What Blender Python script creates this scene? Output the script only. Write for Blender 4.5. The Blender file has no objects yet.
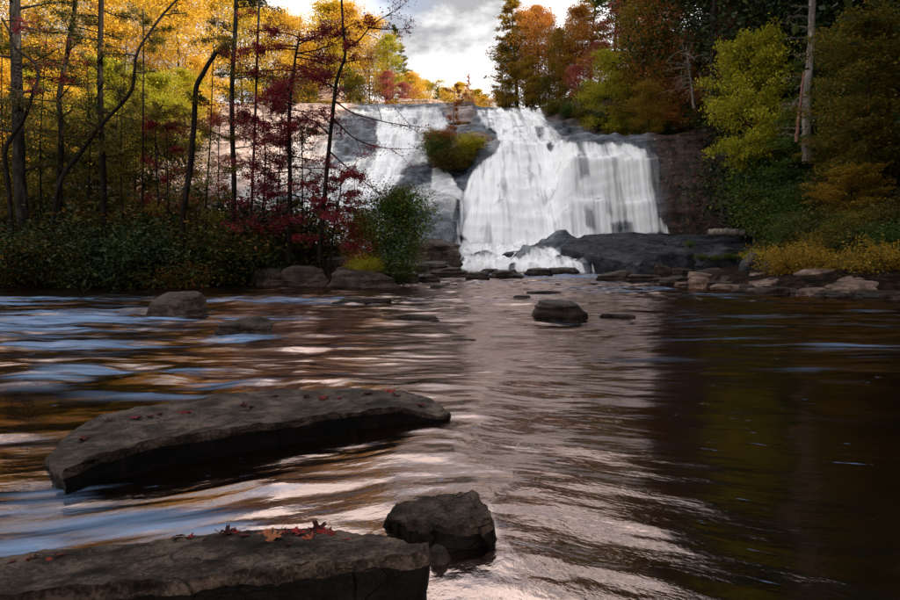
import bpy, math, random
import numpy as np
from mathutils import Vector

# ------------------------------------------------------------------ camera, sky, sun, exposure
sc = bpy.context.scene
COL = sc.collection
F_PX, CX, HY, CAM_H = 600.0, 450.0, 258.0, 1.5
cd = bpy.data.cameras.new('camera'); cam = bpy.data.objects.new('camera', cd); COL.objects.link(cam)
cam.location = (0, 0, CAM_H); cam.rotation_euler = (math.radians(90), 0, 0)
cd.sensor_width = 36; cd.lens = 24; cd.shift_y = -42 / 900
cd.clip_start = 0.05; cd.clip_end = 5000
sc.camera = cam

SUN_EL, SUN_ROT = 27.0, 118.0
wd = bpy.data.worlds.new('World'); sc.world = wd; wd.use_nodes = True
nt = wd.node_tree; nt.nodes.clear()
def wn(t, **k):
    n = nt.nodes.new(t)
    for a, b in k.items(): setattr(n, a, b)
    return n
w_out = wn('ShaderNodeOutputWorld'); w_bg = wn('ShaderNodeBackground')
w_sky = wn('ShaderNodeTexSky', sky_type='NISHITA', sun_disc=False)
w_sky.sun_elevation = math.radians(SUN_EL); w_sky.sun_rotation = math.radians(SUN_ROT)
w_tc = wn('ShaderNodeTexCoord'); w_mp = wn('ShaderNodeMapping')
w_mp.inputs['Scale'].default_value = (1, 1, 1.9); w_mp.inputs['Location'].default_value = (2.2797, -3.5815, 0.1304)
w_n1 = wn('ShaderNodeTexNoise'); w_n1.inputs['Scale'].default_value = 2.6; w_n1.inputs['Detail'].default_value = 8; w_n1.inputs['Roughness'].default_value = 0.56
w_n2 = wn('ShaderNodeTexNoise'); w_n2.inputs['Scale'].default_value = 1.7; w_n2.inputs['Detail'].default_value = 5
w_r1 = wn('ShaderNodeValToRGB')
e = w_r1.color_ramp.elements
e[0].position = 0.42; e[0].color = (1.6, 1.6, 1.65, 1)
e[1].position = 0.67; e[1].color = (10.5, 10.2, 10.0, 1)
w_r2 = wn('ShaderNodeValToRGB')
w_r2.color_ramp.elements[0].position = 0.32; w_r2.color_ramp.elements[0].color = (0.35, 0.35, 0.35, 1)
w_r2.color_ramp.elements[1].position = 0.46
w_mix = wn('ShaderNodeMixRGB')
L = nt.links.new
L(w_tc.outputs['Generated'], w_mp.inputs['Vector'])
L(w_mp.outputs[0], w_n1.inputs['Vector']); L(w_mp.outputs[0], w_n2.inputs['Vector'])
L(w_n1.outputs[0], w_r1.inputs[0]); L(w_n2.outputs[0], w_r2.inputs[0])
L(w_r2.outputs[0], w_mix.inputs[0]); L(w_sky.outputs[0], w_mix.inputs[1]); L(w_r1.outputs[0], w_mix.inputs[2])
L(w_mix.outputs[0], w_bg.inputs['Color']); w_bg.inputs['Strength'].default_value = 0.12
L(w_bg.outputs[0], w_out.inputs[0])

sd_ = bpy.data.lights.new('sun', 'SUN'); sun = bpy.data.objects.new('sun', sd_); COL.objects.link(sun)
sd_.energy = 4.0; sd_.angle = math.radians(0.6); sd_.color = (1.0, 0.91, 0.76)
_el, _ro = math.radians(SUN_EL), math.radians(SUN_ROT)
SUNV = Vector((math.sin(_ro) * math.cos(_el), math.cos(_ro) * math.cos(_el), math.sin(_el)))
sun.rotation_euler = SUNV.to_track_quat('Z', 'Y').to_euler(); sun.location = SUNV * 200

sc.view_settings.view_transform = 'Standard'; sc.view_settings.look = 'None'
sc.view_settings.exposure = 1.42; sc.view_settings.gamma = 1.0
sc.cycles.max_bounces = 6; sc.cycles.diffuse_bounces = 3; sc.cycles.glossy_bounces = 3
sc.cycles.transmission_bounces = 3; sc.cycles.transparent_max_bounces = 8
sc.cycles.sample_clamp_indirect = 4.0

# ------------------------------------------------------------------ numpy helpers
_perm = np.random.RandomState(7).permutation(256); _perm = np.concatenate([_perm, _perm, _perm])
_grad = np.random.RandomState(8).normal(size=(256, 3)); _grad /= np.linalg.norm(_grad, axis=1)[:, None]
def perlin(x, y, z=0.0):
    x, y, z = np.broadcast_arrays(np.asarray(x, float), np.asarray(y, float), np.asarray(z, float))
    xi, yi, zi = np.floor(x).astype(int), np.floor(y).astype(int), np.floor(z).astype(int)
    fx, fy, fz = x - xi, y - yi, z - zi
    u, v, w = [f * f * f * (f * (f * 6 - 15) + 10) for f in (fx, fy, fz)]
    def g(a, b, c):
        k = _grad[_perm[(_perm[(_perm[(xi + a) & 255] + yi + b) & 255] + zi + c) & 255]]
        return k[..., 0] * (fx - a) + k[..., 1] * (fy - b) + k[..., 2] * (fz - c)
    lx = lambda a, b, t: a + t * (b - a)
    return 1.6 * lx(lx(lx(g(0, 0, 0), g(1, 0, 0), u), lx(g(0, 1, 0), g(1, 1, 0), u), v),
                    lx(lx(g(0, 0, 1), g(1, 0, 1), u), lx(g(0, 1, 1), g(1, 1, 1), u), v), w)
def fbm(x, y, z=0.0, o=4, gain=0.5):
    s, a = 0, 1.0
    for i in range(o):
        k = 2.03 ** i
        s = s + a * perlin(np.asarray(x) * k + i * 17.3, np.asarray(y) * k + i * 5.1, np.asarray(z) * k + i * 9.7)
        a *= gain
    return s
def sstep(a, b, x):
    t = np.clip((x - a) / (b - a), 0, 1); return t * t * (3 - 2 * t)
def proj(P):
    return CX + F_PX * P[..., 0] / P[..., 1], HY - F_PX * (P[..., 2] - CAM_H) / P[..., 1]
def at(px, py, D):
    return np.array([(px - CX) / F_PX * D, D, CAM_H + (HY - py) / F_PX * D])
def poly_sd(px, py, poly):
    """signed distance to a polygon, positive inside"""
    poly = np.array(poly, float); n = len(poly)
    d = np.full(px.shape, 1e9); ins = np.zeros(px.shape, bool)
    for i in range(n):
        a, b = poly[i], poly[(i + 1) % n]; e = b - a
        t = np.clip(((px - a[0]) * e[0] + (py - a[1]) * e[1]) / (e @ e + 1e-9), 0, 1)
        d = np.minimum(d, np.hypot(px - a[0] - t * e[0], py - a[1] - t * e[1]))
        c = ((a[1] > py) != (b[1] > py)) & (px < (b[0] - a[0]) * (py - a[1]) / (b[1] - a[1] + 1e-12) + a[0])
        ins ^= c
    return np.where(ins, d, -d)

def mesh_np(name, V, Fc, smooth=True, attrs=None, uv=None):
    V = np.ascontiguousarray(V, np.float32); Fc = np.ascontiguousarray(Fc, np.int32)
    m = bpy.data.meshes.new(name); k = Fc.shape[1]
    m.vertices.add(len(V)); m.vertices.foreach_set('co', V.ravel())
    m.loops.add(Fc.size); m.loops.foreach_set('vertex_index', Fc.ravel())
    m.polygons.add(len(Fc)); m.polygons.foreach_set('loop_start', np.arange(0, Fc.size, k, dtype=np.int32))
    m.polygons.foreach_set('use_smooth', np.full(len(Fc), smooth, bool))
    for an, av in (attrs or {}).items():
        a = m.attributes.new(an, 'FLOAT', 'POINT'); a.data.foreach_set('value', np.ascontiguousarray(av, np.float32))
    if uv is not None:
        u = m.uv_layers.new(name='flow'); u.data.foreach_set('uv', np.ascontiguousarray(uv[Fc.ravel()], np.float32).ravel())
    m.update(calc_edges=True); m.validate()
    return m
def grid_faces(nr, nc, mask=None):
    i = np.arange(nr * nc).reshape(nr, nc)
    f = np.stack([i[:-1, :-1], i[:-1, 1:], i[1:, 1:], i[1:, :-1]], -1).reshape(-1, 4)
    return f if mask is None else f[mask.reshape(-1)]
def compact(V, Fc, *extra):
    used = np.zeros(len(V), bool); used[Fc.ravel()] = True
    idx = np.cumsum(used) - 1
    return (V[used], idx[Fc]) + tuple(e[used] for e in extra)

def link(name, data, mat=None, parent=None, label=None, cat=None, group=None, kind=None):
    o = bpy.data.objects.new(name, data); COL.objects.link(o)
    if mat is not None:
        if data is not None and len(data.materials) == 0: data.materials.append(mat)
        elif data is not None and data.materials[0] is not mat:
            o.material_slots[0].link = 'OBJECT'; o.material_slots[0].material = mat
    if parent is not None: o.parent = parent
    if label: o['label'] = label
    if cat: o['category'] = cat
    if group: o['group'] = group
    if kind: o['kind'] = kind
    return o

# ------------------------------------------------------------------ materials
def new_mat(name):
    m = bpy.data.materials.new(name); m.use_nodes = True; t = m.node_tree
    b = t.nodes['Principled BSDF']; return m, t, b
def node(t, ty, **k):
    n = t.nodes.new(ty)
    for a, v in k.items():
        if a in n.inputs: n.inputs[a].default_value = v
        else: setattr(n, a, v)
    return n
def noise(t, vec, scale, detail=5, rough=0.55):
    n = node(t, 'ShaderNodeTexNoise'); n.inputs['Scale'].default_value = scale
    n.inputs['Detail'].default_value = detail; n.inputs['Roughness'].default_value = rough
    if vec is not None: t.links.new(vec, n.inputs['Vector'])
    return n.outputs[0]
def ramp(t, fac, stops):
    r = node(t, 'ShaderNodeValToRGB'); el = r.color_ramp.elements
    while len(el) < len(stops): el.new(0.5)
    for e_, (p, c) in zip(el, stops):
        e_.position = p; e_.color = c if len(c) == 4 else (*c, 1)
    t.links.new(fac, r.inputs[0]); return r.outputs[0]
def mixc(t, fac, a, b, mode='MIX'):
    n = node(t, 'ShaderNodeMixRGB', blend_type=mode)
    for s, v in ((0, fac), (1, a), (2, b)):
        if hasattr(v, 'is_linked'): t.links.new(v, n.inputs[s])
        else: n.inputs[s].default_value = v if s == 0 or len(v) == 4 else (*v, 1)
    return n.outputs[0]
def mth(t, op, a, b=None, clamp=False):
    n = node(t, 'ShaderNodeMath', operation=op, use_clamp=clamp)
    for s, v in ((0, a), (1, b)):
        if v is None: continue
        if hasattr(v, 'is_linked'): t.links.new(v, n.inputs[s])
        else: n.inputs[s].default_value = v
    return n.outputs[0]
def bump(t, b, hgt, strength, dist):
    n = node(t, 'ShaderNodeBump'); n.inputs['Strength'].default_value = strength; n.inputs['Distance'].default_value = dist
    t.links.new(hgt, n.inputs['Height']); t.links.new(n.outputs[0], b.inputs['Normal'])
def mapped(t, vec, scale, loc=(0, 0, 0)):
    m = node(t, 'ShaderNodeMapping'); m.inputs['Scale'].default_value = scale; m.inputs['Location'].default_value = loc
    t.links.new(vec, m.inputs['Vector']); return m.outputs[0]

def rock_mat(name, dark, mid, light, scale, rough=0.55, bumpd=0.05, strata=3.0, world=False, spec=0.12):
    m, t, b = new_mat(name)
    tc = node(t, 'ShaderNodeTexCoord') if not world else node(t, 'ShaderNodeNewGeometry')
    v = tc.outputs['Object'] if not world else tc.outputs['Position']
    n1 = noise(t, v, scale, 8, 0.62)
    n2 = noise(t, mapped(t, v, (scale * 0.7, scale * 0.7, scale * strata)), 1.0, 6)
    n3 = noise(t, v, scale * 11, 6, 0.75)
    f = mth(t, 'ADD', mth(t, 'MULTIPLY', n1, 0.40), mth(t, 'ADD', mth(t, 'MULTIPLY', n2, 0.25), mth(t, 'MULTIPLY', n3, 0.37)))
    c = ramp(t, f, [(0.44, dark), (0.505, mid), (0.58, light)])
    wv = node(t, 'ShaderNodeVectorMath', operation='ADD'); t.links.new(mapped(t, v, (scale * 0.34, scale * 0.6, scale * 0.9)), wv.inputs[0])
    wn_ = node(t, 'ShaderNodeTexNoise'); wn_.inputs['Scale'].default_value = scale * 0.9; t.links.new(v, wn_.inputs['Vector'])
    ws = node(t, 'ShaderNodeVectorMath', operation='SCALE'); ws.inputs['Scale'].default_value = 0.55; t.links.new(wn_.outputs['Color'], ws.inputs[0]); t.links.new(ws.outputs[0], wv.inputs[1])
    vo = node(t, 'ShaderNodeTexVoronoi', feature='DISTANCE_TO_EDGE'); vo.inputs['Scale'].default_value = 1.0; t.links.new(wv.outputs[0], vo.inputs['Vector'])
    crk = ramp(t, vo.outputs['Distance'], [(0.0, (0, 0, 0)), (0.022, (1, 1, 1))])
    crk = mixc(t, ramp(t, n1, [(0.46, (1, 1, 1)), (0.56, (0, 0, 0))]), crk, (1, 1, 1))
    c = mixc(t, 0.85, c, crk, 'MULTIPLY')
    lich = ramp(t, noise(t, v, scale * 3.2, 6, 0.7), [(0.60, (0, 0, 0)), (0.66, (1, 1, 1))])
    c = mixc(t, mth(t, 'MULTIPLY', lich, 0.35), c, tuple(min(1, q * 1.35) for q in light))
    t.links.new(c, b.inputs['Base Color'])
    t.links.new(ramp(t, n1, [(0.35, (rough - 0.2,) * 3), (0.65, (rough + 0.2,) * 3)]), b.inputs['Roughness'])
    h_ = mth(t, 'ADD', mth(t, 'MULTIPLY', n2, 0.8), mth(t, 'ADD', n1, mth(t, 'MULTIPLY', n3, 0.7)))
    h_ = mth(t, 'ADD', h_, mth(t, 'MULTIPLY', crk, 0.5))
    bump(t, b, h_, 1.0, bumpd)
    b.inputs['Specular IOR Level'].default_value = spec
    return m
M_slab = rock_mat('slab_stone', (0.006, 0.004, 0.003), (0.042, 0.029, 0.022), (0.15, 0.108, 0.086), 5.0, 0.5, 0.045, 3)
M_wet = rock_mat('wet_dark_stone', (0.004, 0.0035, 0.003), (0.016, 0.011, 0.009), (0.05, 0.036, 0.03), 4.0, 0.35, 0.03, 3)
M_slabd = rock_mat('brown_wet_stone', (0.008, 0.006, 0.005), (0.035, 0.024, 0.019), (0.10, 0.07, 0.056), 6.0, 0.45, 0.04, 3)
M_side_shade = rock_mat('shaded_black_flank', (0.001, 0.001, 0.001), (0.003, 0.0025, 0.002), (0.010, 0.008, 0.007), 5.0, 0.6, 0.03, 4, spec=0.1)  # shade of the rock sides painted in as near-black stone
M_bank = rock_mat('brown_bank_stone', (0.04, 0.026, 0.020), (0.15, 0.10, 0.08), (0.30, 0.215, 0.18), 1.6, 0.6, 0.06, 3)
M_bankdark = rock_mat('dark_bank_stone', (0.006, 0.005, 0.004), (0.026, 0.018, 0.014), (0.075, 0.054, 0.045), 1.3, 0.5, 0.06, 3)
M_grey = rock_mat('bluegrey_stone', (0.006, 0.007, 0.009), (0.022, 0.024, 0.030), (0.062, 0.063, 0.072), 0.7, 0.42, 0.12, 3)
M_pinkrock = rock_mat('pink_granite', (0.16, 0.10, 0.08), (0.32, 0.21, 0.17), (0.46, 0.33, 0.28), 0.8, 0.7, 0.1, 4)

# cliff: blue-grey wet granite, dry pinkish granite, brown leaf-strewn rock
M_cliff, t, b = new_mat('cliff_rock')
g = node(t, 'ShaderNodeNewGeometry').outputs['Position']
n1 = noise(t, g, 0.55, 9, 0.6); n2 = noise(t, mapped(t, g, (0.25, 0.25, 1.5)), 1.0, 7); n3 = noise(t, g, 4.5, 6, 0.65)
f = mth(t, 'ADD', mth(t, 'MULTIPLY', n1, 0.45), mth(t, 'ADD', mth(t, 'MULTIPLY', n2, 0.35), mth(t, 'MULTIPLY', n3, 0.22)))
wet = ramp(t, f, [(0.42, (0.008, 0.010, 0.015)), (0.50, (0.050, 0.060, 0.085)), (0.60, (0.17, 0.185, 0.225))])
dry = ramp(t, f, [(0.43, (0.07, 0.048, 0.04)), (0.50, (0.25, 0.172, 0.15)), (0.58, (0.44, 0.33, 0.30))])
brn = ramp(t, f, [(0.42, (0.006, 0.0045, 0.004)), (0.50, (0.024, 0.016, 0.014)), (0.60, (0.065, 0.042, 0.036))])
litter = ramp(t, noise(t, g, 3.0, 6, 0.75), [(0.53, (0, 0, 0)), (0.60, (1, 1, 1))])
brn = mixc(t, mth(t, 'MULTIPLY', litter, 0.55), brn, (0.22, 0.075, 0.035))
ad = node(t, 'ShaderNodeAttribute', attribute_name='dry').outputs['Fac']
ab = node(t, 'ShaderNodeAttribute', attribute_name='brown').outputs['Fac']
c = mixc(t, ab, mixc(t, ad, wet, dry), brn)
t.links.new(c, b.inputs['Base Color'])
t.links.new(mixc(t, ad, (0.33, 0.33, 0.33), (0.8, 0.8, 0.8)), b.inputs['Roughness'])
bump(t, b, mth(t, 'ADD', mth(t, 'MULTIPLY', n2, 1.3), mth(t, 'ADD', n1, mth(t, 'MULTIPLY', n3, 0.3))), 0.9, 0.35)

M_soil, t, b = new_mat('leaf_litter_soil')
g = node(t, 'ShaderNodeNewGeometry').outputs['Position']
c = ramp(t, noise(t, g, 2.2, 8, 0.75), [(0.40, (0.003, 0.0025, 0.002)), (0.52, (0.014, 0.009, 0.006)), (0.64, (0.055, 0.025, 0.014))])
t.links.new(c, b.inputs['Base Color']); b.inputs['Roughness'].default_value = 0.95; b.inputs['Specular IOR Level'].default_value = 0.05
bump(t, b, noise(t, g, 5, 6, 0.7), 0.8, 0.15)

def leaf_mat(name, cols, transl=0.35, gloss=0.25, big=0.5):
    """cols: list of leaf colours; each leaf takes one by its own random value, whole patches shift together"""
    m, t, b = new_mat(name)
    ge = node(t, 'ShaderNodeNewGeometry'); oi = node(t, 'ShaderNodeObjectInfo')
    pn = noise(t, ge.outputs['Position'], 0.55, 3)
    f = mth(t, 'ADD', mth(t, 'MULTIPLY', ge.outputs['Random Per Island'], 0.75),
            mth(t, 'ADD', mth(t, 'MULTIPLY', mth(t, 'SUBTRACT', pn, 0.5), 1.6 * big), mth(t, 'MULTIPLY', oi.outputs['Random'], 0.25)))
    f = mth(t, 'ADD', f, 0.0, True)
    n = len(cols); c = ramp(t, f, [(i / max(1, n - 1) * 0.9 + 0.05, k) for i, k in enumerate(cols)])
    t.links.new(c, b.inputs['Base Color']); b.inputs['Roughness'].default_value = 0.5
    b.inputs['Specular IOR Level'].default_value = gloss
    tr = node(t, 'ShaderNodeBsdfTranslucent'); t.links.new(c, tr.inputs['Color'])
    mx = node(t, 'ShaderNodeMixShader'); mx.inputs[0].default_value = transl
    t.links.new(b.outputs[0], mx.inputs[1]); t.links.new(tr.outputs[0], mx.inputs[2])
    t.links.new(mx.outputs[0], t.nodes['Material Output'].inputs[0])
    return m
LM = dict(
    gold=leaf_mat('golden_leaves', [(0.40, 0.29, 0.02), (0.62, 0.38, 0.028), (0.74, 0.47, 0.05), (0.70, 0.34, 0.035)], 0.4),
    yellow=leaf_mat('yellow_leaves', [(0.22, 0.20, 0.015), (0.55, 0.38, 0.02), (0.70, 0.47, 0.03)], 0.35),
    orange=leaf_mat('orange_leaves', [(0.30, 0.18, 0.025), (0.60, 0.27, 0.04), (0.55, 0.15, 0.04)], 0.3),
    russet=leaf_mat('russet_leaves', [(0.13, 0.11, 0.016), (0.40, 0.15, 0.03), (0.44, 0.09, 0.04)], 0.3),
    pinkred=leaf_mat('dusky_red_leaves', [(0.20, 0.055, 0.04), (0.40, 0.085, 0.07), (0.50, 0.17, 0.10)], 0.3),
    crimson=leaf_mat('crimson_leaves', [(0.075, 0.007, 0.012), (0.19, 0.012, 0.022), (0.32, 0.032, 0.034)], 0.35),
    lime=leaf_mat('yellow_green_leaves', [(0.16, 0.19, 0.014), (0.40, 0.37, 0.018), (0.55, 0.38, 0.022)], 0.45),
    olive=leaf_mat('olive_leaves', [(0.05, 0.068, 0.009), (0.14, 0.12, 0.012), (0.26, 0.13, 0.018)], 0.45),
    green=leaf_mat('green_leaves', [(0.022, 0.050, 0.010), (0.065, 0.11, 0.016), (0.15, 0.16, 0.020)], 0.45),
    dark=leaf_mat('dark_evergreen_leaves', [(0.008, 0.017, 0.006), (0.021, 0.036, 0.010), (0.052, 0.062, 0.013)], 0.15, 0.12),
    dull=leaf_mat('mixed_dull_leaves', [(0.014, 0.026, 0.006), (0.040, 0.052, 0.010), (0.075, 0.065, 0.012), (0.20, 0.08, 0.02)], 0.2, 0.12),
    ochre=leaf_mat('ochre_leaves', [(0.09, 0.08, 0.010), (0.28, 0.18, 0.014), (0.42, 0.22, 0.020)], 0.45),
    lichen=leaf_mat('pale_lichen_twigs', [(0.10, 0.09, 0.06), (0.22, 0.20, 0.14), (0.30, 0.27, 0.19)], 0.1),
)
def bark_mat(name, a, b_, c_):
    m, t, b = new_mat(name)
    o = node(t, 'ShaderNodeTexCoord').outputs['Object']
    n1 = noise(t, mapped(t, o, (6, 6, 1.2)), 1.0, 7, 0.65)
    n2 = noise(t, o, 1.3, 4)
    f = mth(t, 'ADD', mth(t, 'MULTIPLY', n1, 0.65), mth(t, 'MULTIPLY', n2, 0.35))
    t.links.new(ramp(t, f, [(0.36, a), (0.52, b_), (0.66, c_)]), b.inputs['Base Color'])
    b.inputs['Roughness'].default_value = 0.9; b.inputs['Specular IOR Level'].default_value = 0.08
    bump(t, b, n1, 0.8, 0.04); return m
B_dark = bark_mat('dark_bark', (0.004, 0.003, 0.003), (0.012, 0.009, 0.007), (0.032, 0.026, 0.021))
B_grey = bark_mat('grey_bark', (0.006, 0.005, 0.004), (0.018, 0.015, 0.013), (0.06, 0.052, 0.045))
B_pale = bark_mat('pale_dead_wood', (0.07, 0.055, 0.045), (0.19, 0.16, 0.14), (0.38, 0.34, 0.30))
B_red = bark_mat('reddish_dead_wood', (0.08, 0.04, 0.03), (0.24, 0.12, 0.09), (0.36, 0.24, 0.2))

# ------------------------------------------------------------------ the lie of the land
def zz(py, D): return CAM_H + (HY - py) / F_PX * D
LY = [20, 30, 50, 56, 62, 68, 75, 82, 90, 98, 115, 160, 300, 700]
LZ = [0.3, 0.4, 0.9, 1.1, zz(235, 62), zz(200, 68), zz(172, 75), zz(150, 82), zz(125, 90), zz(104, 98), 28, 31, 40, 60]
MY = [0, 60, 60.6, 64, 66, 69, 73, 77, 82, 84, 92, 98, 110, 160, 300, 700]
MZ = [-.8, -.8, 0.5, 1.7, 2.7, 6.4, 11.4, zz(149, 77), zz(143.5, 82), zz(140, 84), zz(118, 92), zz(107.5, 98), 27.2, 30, 40, 60]
RY = [0, 60, 60.6, 64.5, 66, 66.8, 67.3, 68.2, 70.5, 71.6, 77, 82, 84, 92, 98, 110, 160, 300, 700]      # right shelf: sheer drop, step, broad lip
RZ = [-.8, -.8, 0.5, 2.2, 3.0, 7.4, 8.1, 12.6, 13.6, 16.2, 16.7, zz(143.5, 82), zz(140, 84), zz(118, 92), zz(107.5, 98), 27.2, 30, 40, 60]
XBY = [-60, 0, 15, 22.5, 26.5, 33, 45, 53, 60, 66, 80, 86, 92, 98, 110, 130, 300]
XBX = [40, 27, 21.5, 17.2, 14.2, 14.6, 18.5, 21.5, 24, 26, 26.5, 20, 14.5, 13, 14, 18, 40]
YLX = [-300, -80, -50, -35, -21.75, -12, -6, -2.6, -1, 0.2, 1.5]
YLY = [10, 16, 21, 26, 29.5, 34.5, 35, 50, 57, 63, 70]
def hbase(x, y, steps=True):
    x = np.asarray(x, float); y = np.asarray(y, float)
    n = fbm(x * 0.09, y * 0.09, 3.3, 4)
    Lp = np.interp(y + n * 1.6, LY, LZ); 
    bul = 2.0 * np.exp(-((x - 6.5) / 4.2) ** 2) * sstep(64, 68, y) * (1 - sstep(76, 84, y))      # rounded swell in the middle of the face
    wr = sstep(11.0, 14.0, x + 1.2 * n)
    shf = 3.4 * np.exp(-((x - 11.5) / 4.5) ** 2) * (1 - sstep(62.5, 66, y))      # the apron reaches forward on the right
    Mp = np.interp(y + n * 0.9 + bul + shf, MY, MZ) * (1 - wr) + np.interp(y + n * 0.6 + shf, RY, RZ) * wr
    ap = sstep(59.8, 61.2, y + shf) * (1 - sstep(65, 67, y))
    Mp = Mp + ap * (1.1 * np.abs(fbm(x * 0.34, y * 0.5, 4.4, 3)) - 0.2)                        # humped rocks in the apron
    # gentle shoulder: right half of the main fall tops out on a broad ledge
    xdiv = np.interp(y, [58, 66, 74, 82, 98], [0.2, 0.6, 1.8, 3.6, 4.4])
    w = sstep(-1.3, 1.3, x - xdiv + n * 0.5)
    yl = np.interp(x, YLX, YLY)
    ml = sstep(-1.6, 1.2, (y - yl) + 0.8 * n)
    Lq = -0.8 + (Lp + 0.8) * ml
    Fz = Lq * (1 - w) + Mp * w
    if steps:
        k = Fz / 1.55 + 1.5 * fbm(x * 0.10, y * 0.04, 8.1, 3)
        fr = k - np.floor(k)
        st = np.floor(k) + sstep(0.05, 0.6, fr)
        amt = sstep(0.8, 3, Fz) * (1 - sstep(25, 27, Fz)) * (0.75 + 0.3 * n) * (1 - 0.45 * w * (1 - sstep(15, 17.5, Fz)))
        Fz = Fz + (st - k) * 1.55 * (0.8 + 0.3 * (1 - w)) * amt
        k2 = Fz / 0.62 + 1.2 * fbm(x * 0.14, y * 0.06, 2.7, 3); f2 = k2 - np.floor(k2)
        Fz = Fz + (sstep(0.1, 0.7, f2) - f2) * 0.62 * 0.7 * amt * (1 - 0.8 * w)
        Fz = Fz + 0.26 * amt * fbm(x * 0.7, y * 0.5, Fz * 0.5, 4)
    s = x - np.interp(y, XBY, XBX) + n * 0.8
    low = 1 - sstep(58, 64, y)
    s0 = np.interp(y, [26, 36, 46, 54, 64, 74, 84], [8.0, 6.5, 5.0, 6.0, 6.0, 5.0, 5.0])
    sl = np.interp(y, [30, 45, 55, 66, 76], [0.8, 0.95, 1.0, 0.8, 0.5])
    hill = 1.25 * sstep(-1.5, 0.8, s) * low + 0.14 * np.clip(s, 0, 5) + (sl * np.clip(s - s0, 0, 9) + 0.5 * np.clip(s - s0 - 9, 0, 45)) * (1 - 0.35 * sstep(95, 120, y))
    z = Fz + hill
    # wooded rise further off on the left
    z = z + 0.35 * np.clip(-x - 40, 0, 40) * sstep(30, 60, y) * (1 - sstep(100, 140, y) * .5)
    # near bank behind the camera
    z = np.where(y < 4, z + 1.6 * sstep(-3, -6, y) + 0.12 * np.clip(-y - 6, 0, 80), z)
    return z
def hgt(x, y): return float(hbase(np.array([x]), np.array([y]))[0])

def nonuni(a, b, lo, hi, fine, coarse_n):
    """coordinates from a to b, fine between lo and hi"""
    mid = np.arange(lo, hi + 1e-6, fine)
    g = np.linspace(0, 1, coarse_n + 1)[1:] ** 2.2
    left = lo - g * (lo - a); right = hi + g * (b - hi)
    return np.concatenate([left[::-1], mid, right])
# ground sheet (under the cliff mesh it is kept a little lower)
gx = nonuni(-600, 600, -62, 70, 0.7, 26); gy = nonuni(-300, 900, -10, 122, 0.7, 26)
X, Y = np.meshgrid(gx, gy)
Z = hbase(X, Y, False)
CL = (-46.0, 46.0, 54.5, 103.0)
inside = sstep(CL[0], CL[0] + 3, X) * (1 - sstep(CL[1] - 3, CL[1], X)) * sstep(CL[2], CL[2] + 2.5, Y) * (1 - sstep(CL[3] - 2.5, CL[3], Y))
Z = Z + 0.10 * fbm(X * 0.5, Y * 0.5, 1, 3) - 2.2 * inside
ground = link('ground', mesh_np('ground', np.stack([X, Y, Z], -1).reshape(-1, 3), grid_faces(*X.shape)), M_soil, kind='structure')

# cliff
cx = np.arange(CL[0], CL[1], 0.17); cy = np.arange(CL[2], CL[3], 0.13)
X, Y = np.meshgrid(cx, cy); Z = hbase(X, Y)
P = np.stack([X, Y, Z], -1); PX, PY = proj(P)
nn = fbm(X * 0.15, Y * 0.15, 5, 3)
drym = sstep(-4, 10, poly_sd(PX, PY, [(120, 90), (360, 92), (352, 112), (338, 124), (338, 150), (310, 168), (300, 185), (270, 200), (262, 240), (120, 250)]) + nn * 14)
drym = np.maximum(drym, 0.75 * sstep(-2, 5, poly_sd(PX, PY, [(440, 95), (478, 95), (474, 128), (455, 128), (442, 112)]) + nn * 6))
s = X - np.interp(Y, XBY, XBX)
brown = np.maximum(sstep(-1.2, 0.8, s + nn), sstep(22.0, 24.5, X + nn) * sstep(62, 64, Y))
cliff = link('cliff', mesh_np('cliff', P.reshape(-1, 3), grid_faces(*X.shape), True, {'dry': drym.ravel(), 'brown': brown.ravel()}), M_cliff, kind='structure')

# ------------------------------------------------------------------ waterfalls
M_fall, t, b = new_mat('falling_water')
uvn = node(t, 'ShaderNodeUVMap', uv_map='flow').outputs[0]
s1 = noise(t, mapped(t, uvn, (2.2, 0.16, 1)), 1.0, 5, 0.6)
s2 = noise(t, mapped(t, uvn, (7.0, 0.30, 1)), 1.0, 4, 0.6)
s3 = noise(t, mapped(t, uvn, (0.8, 0.9, 1)), 1.0, 4, 0.6)
cov = node(t, 'ShaderNodeAttribute', attribute_name='coverage').outputs['Fac']
st = mth(t, 'ADD', mth(t, 'MULTIPLY', s1, 0.55), mth(t, 'ADD', mth(t, 'MULTIPLY', s2, 0.35), mth(t, 'MULTIPLY', s3, 0.10)))
# opacity = coverage thinned between the strands
lo = noise(t, mapped(t, uvn, (0.55, 0.22, 1), (4, 2, 0)), 1.0, 4, 0.6)
stl = mth(t, 'ADD', mth(t, 'MULTIPLY', st, 0.42), mth(t, 'MULTIPLY', lo, 0.58))
al = mth(t, 'ADD', mth(t, 'MULTIPLY', mth(t, 'SUBTRACT', stl, 0.5), 3.2), mth(t, 'SUBTRACT', mth(t, 'MULTIPLY', cov, 1.5), 0.36))
al = mth(t, 'ADD', al, 0.0, True)
al = mth(t, 'MULTIPLY', al, mth(t, 'MULTIPLY', cov, 2.2, True))
col = mixc(t, ramp(t, st, [(0.35, (0, 0, 0)), (0.6, (1, 1, 1))]), (0.72, 0.75, 0.81), (0.92, 0.92, 0.93))
t.links.new(col, b.inputs['Base Color']); b.inputs['Roughness'].default_value = 0.6
b.inputs['Specular IOR Level'].default_value = 0.2
tl = node(t, 'ShaderNodeBsdfTranslucent'); t.links.new(col, tl.inputs[0])
mx = node(t, 'ShaderNodeMixShader'); mx.inputs[0].default_value = 0.04
t.links.new(b.outputs[0], mx.inputs[1]); t.links.new(tl.outputs[0], mx.inputs[2])
tp = node(t, 'ShaderNodeBsdfTransparent'); ma = node(t, 'ShaderNodeMixShader')
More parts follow.
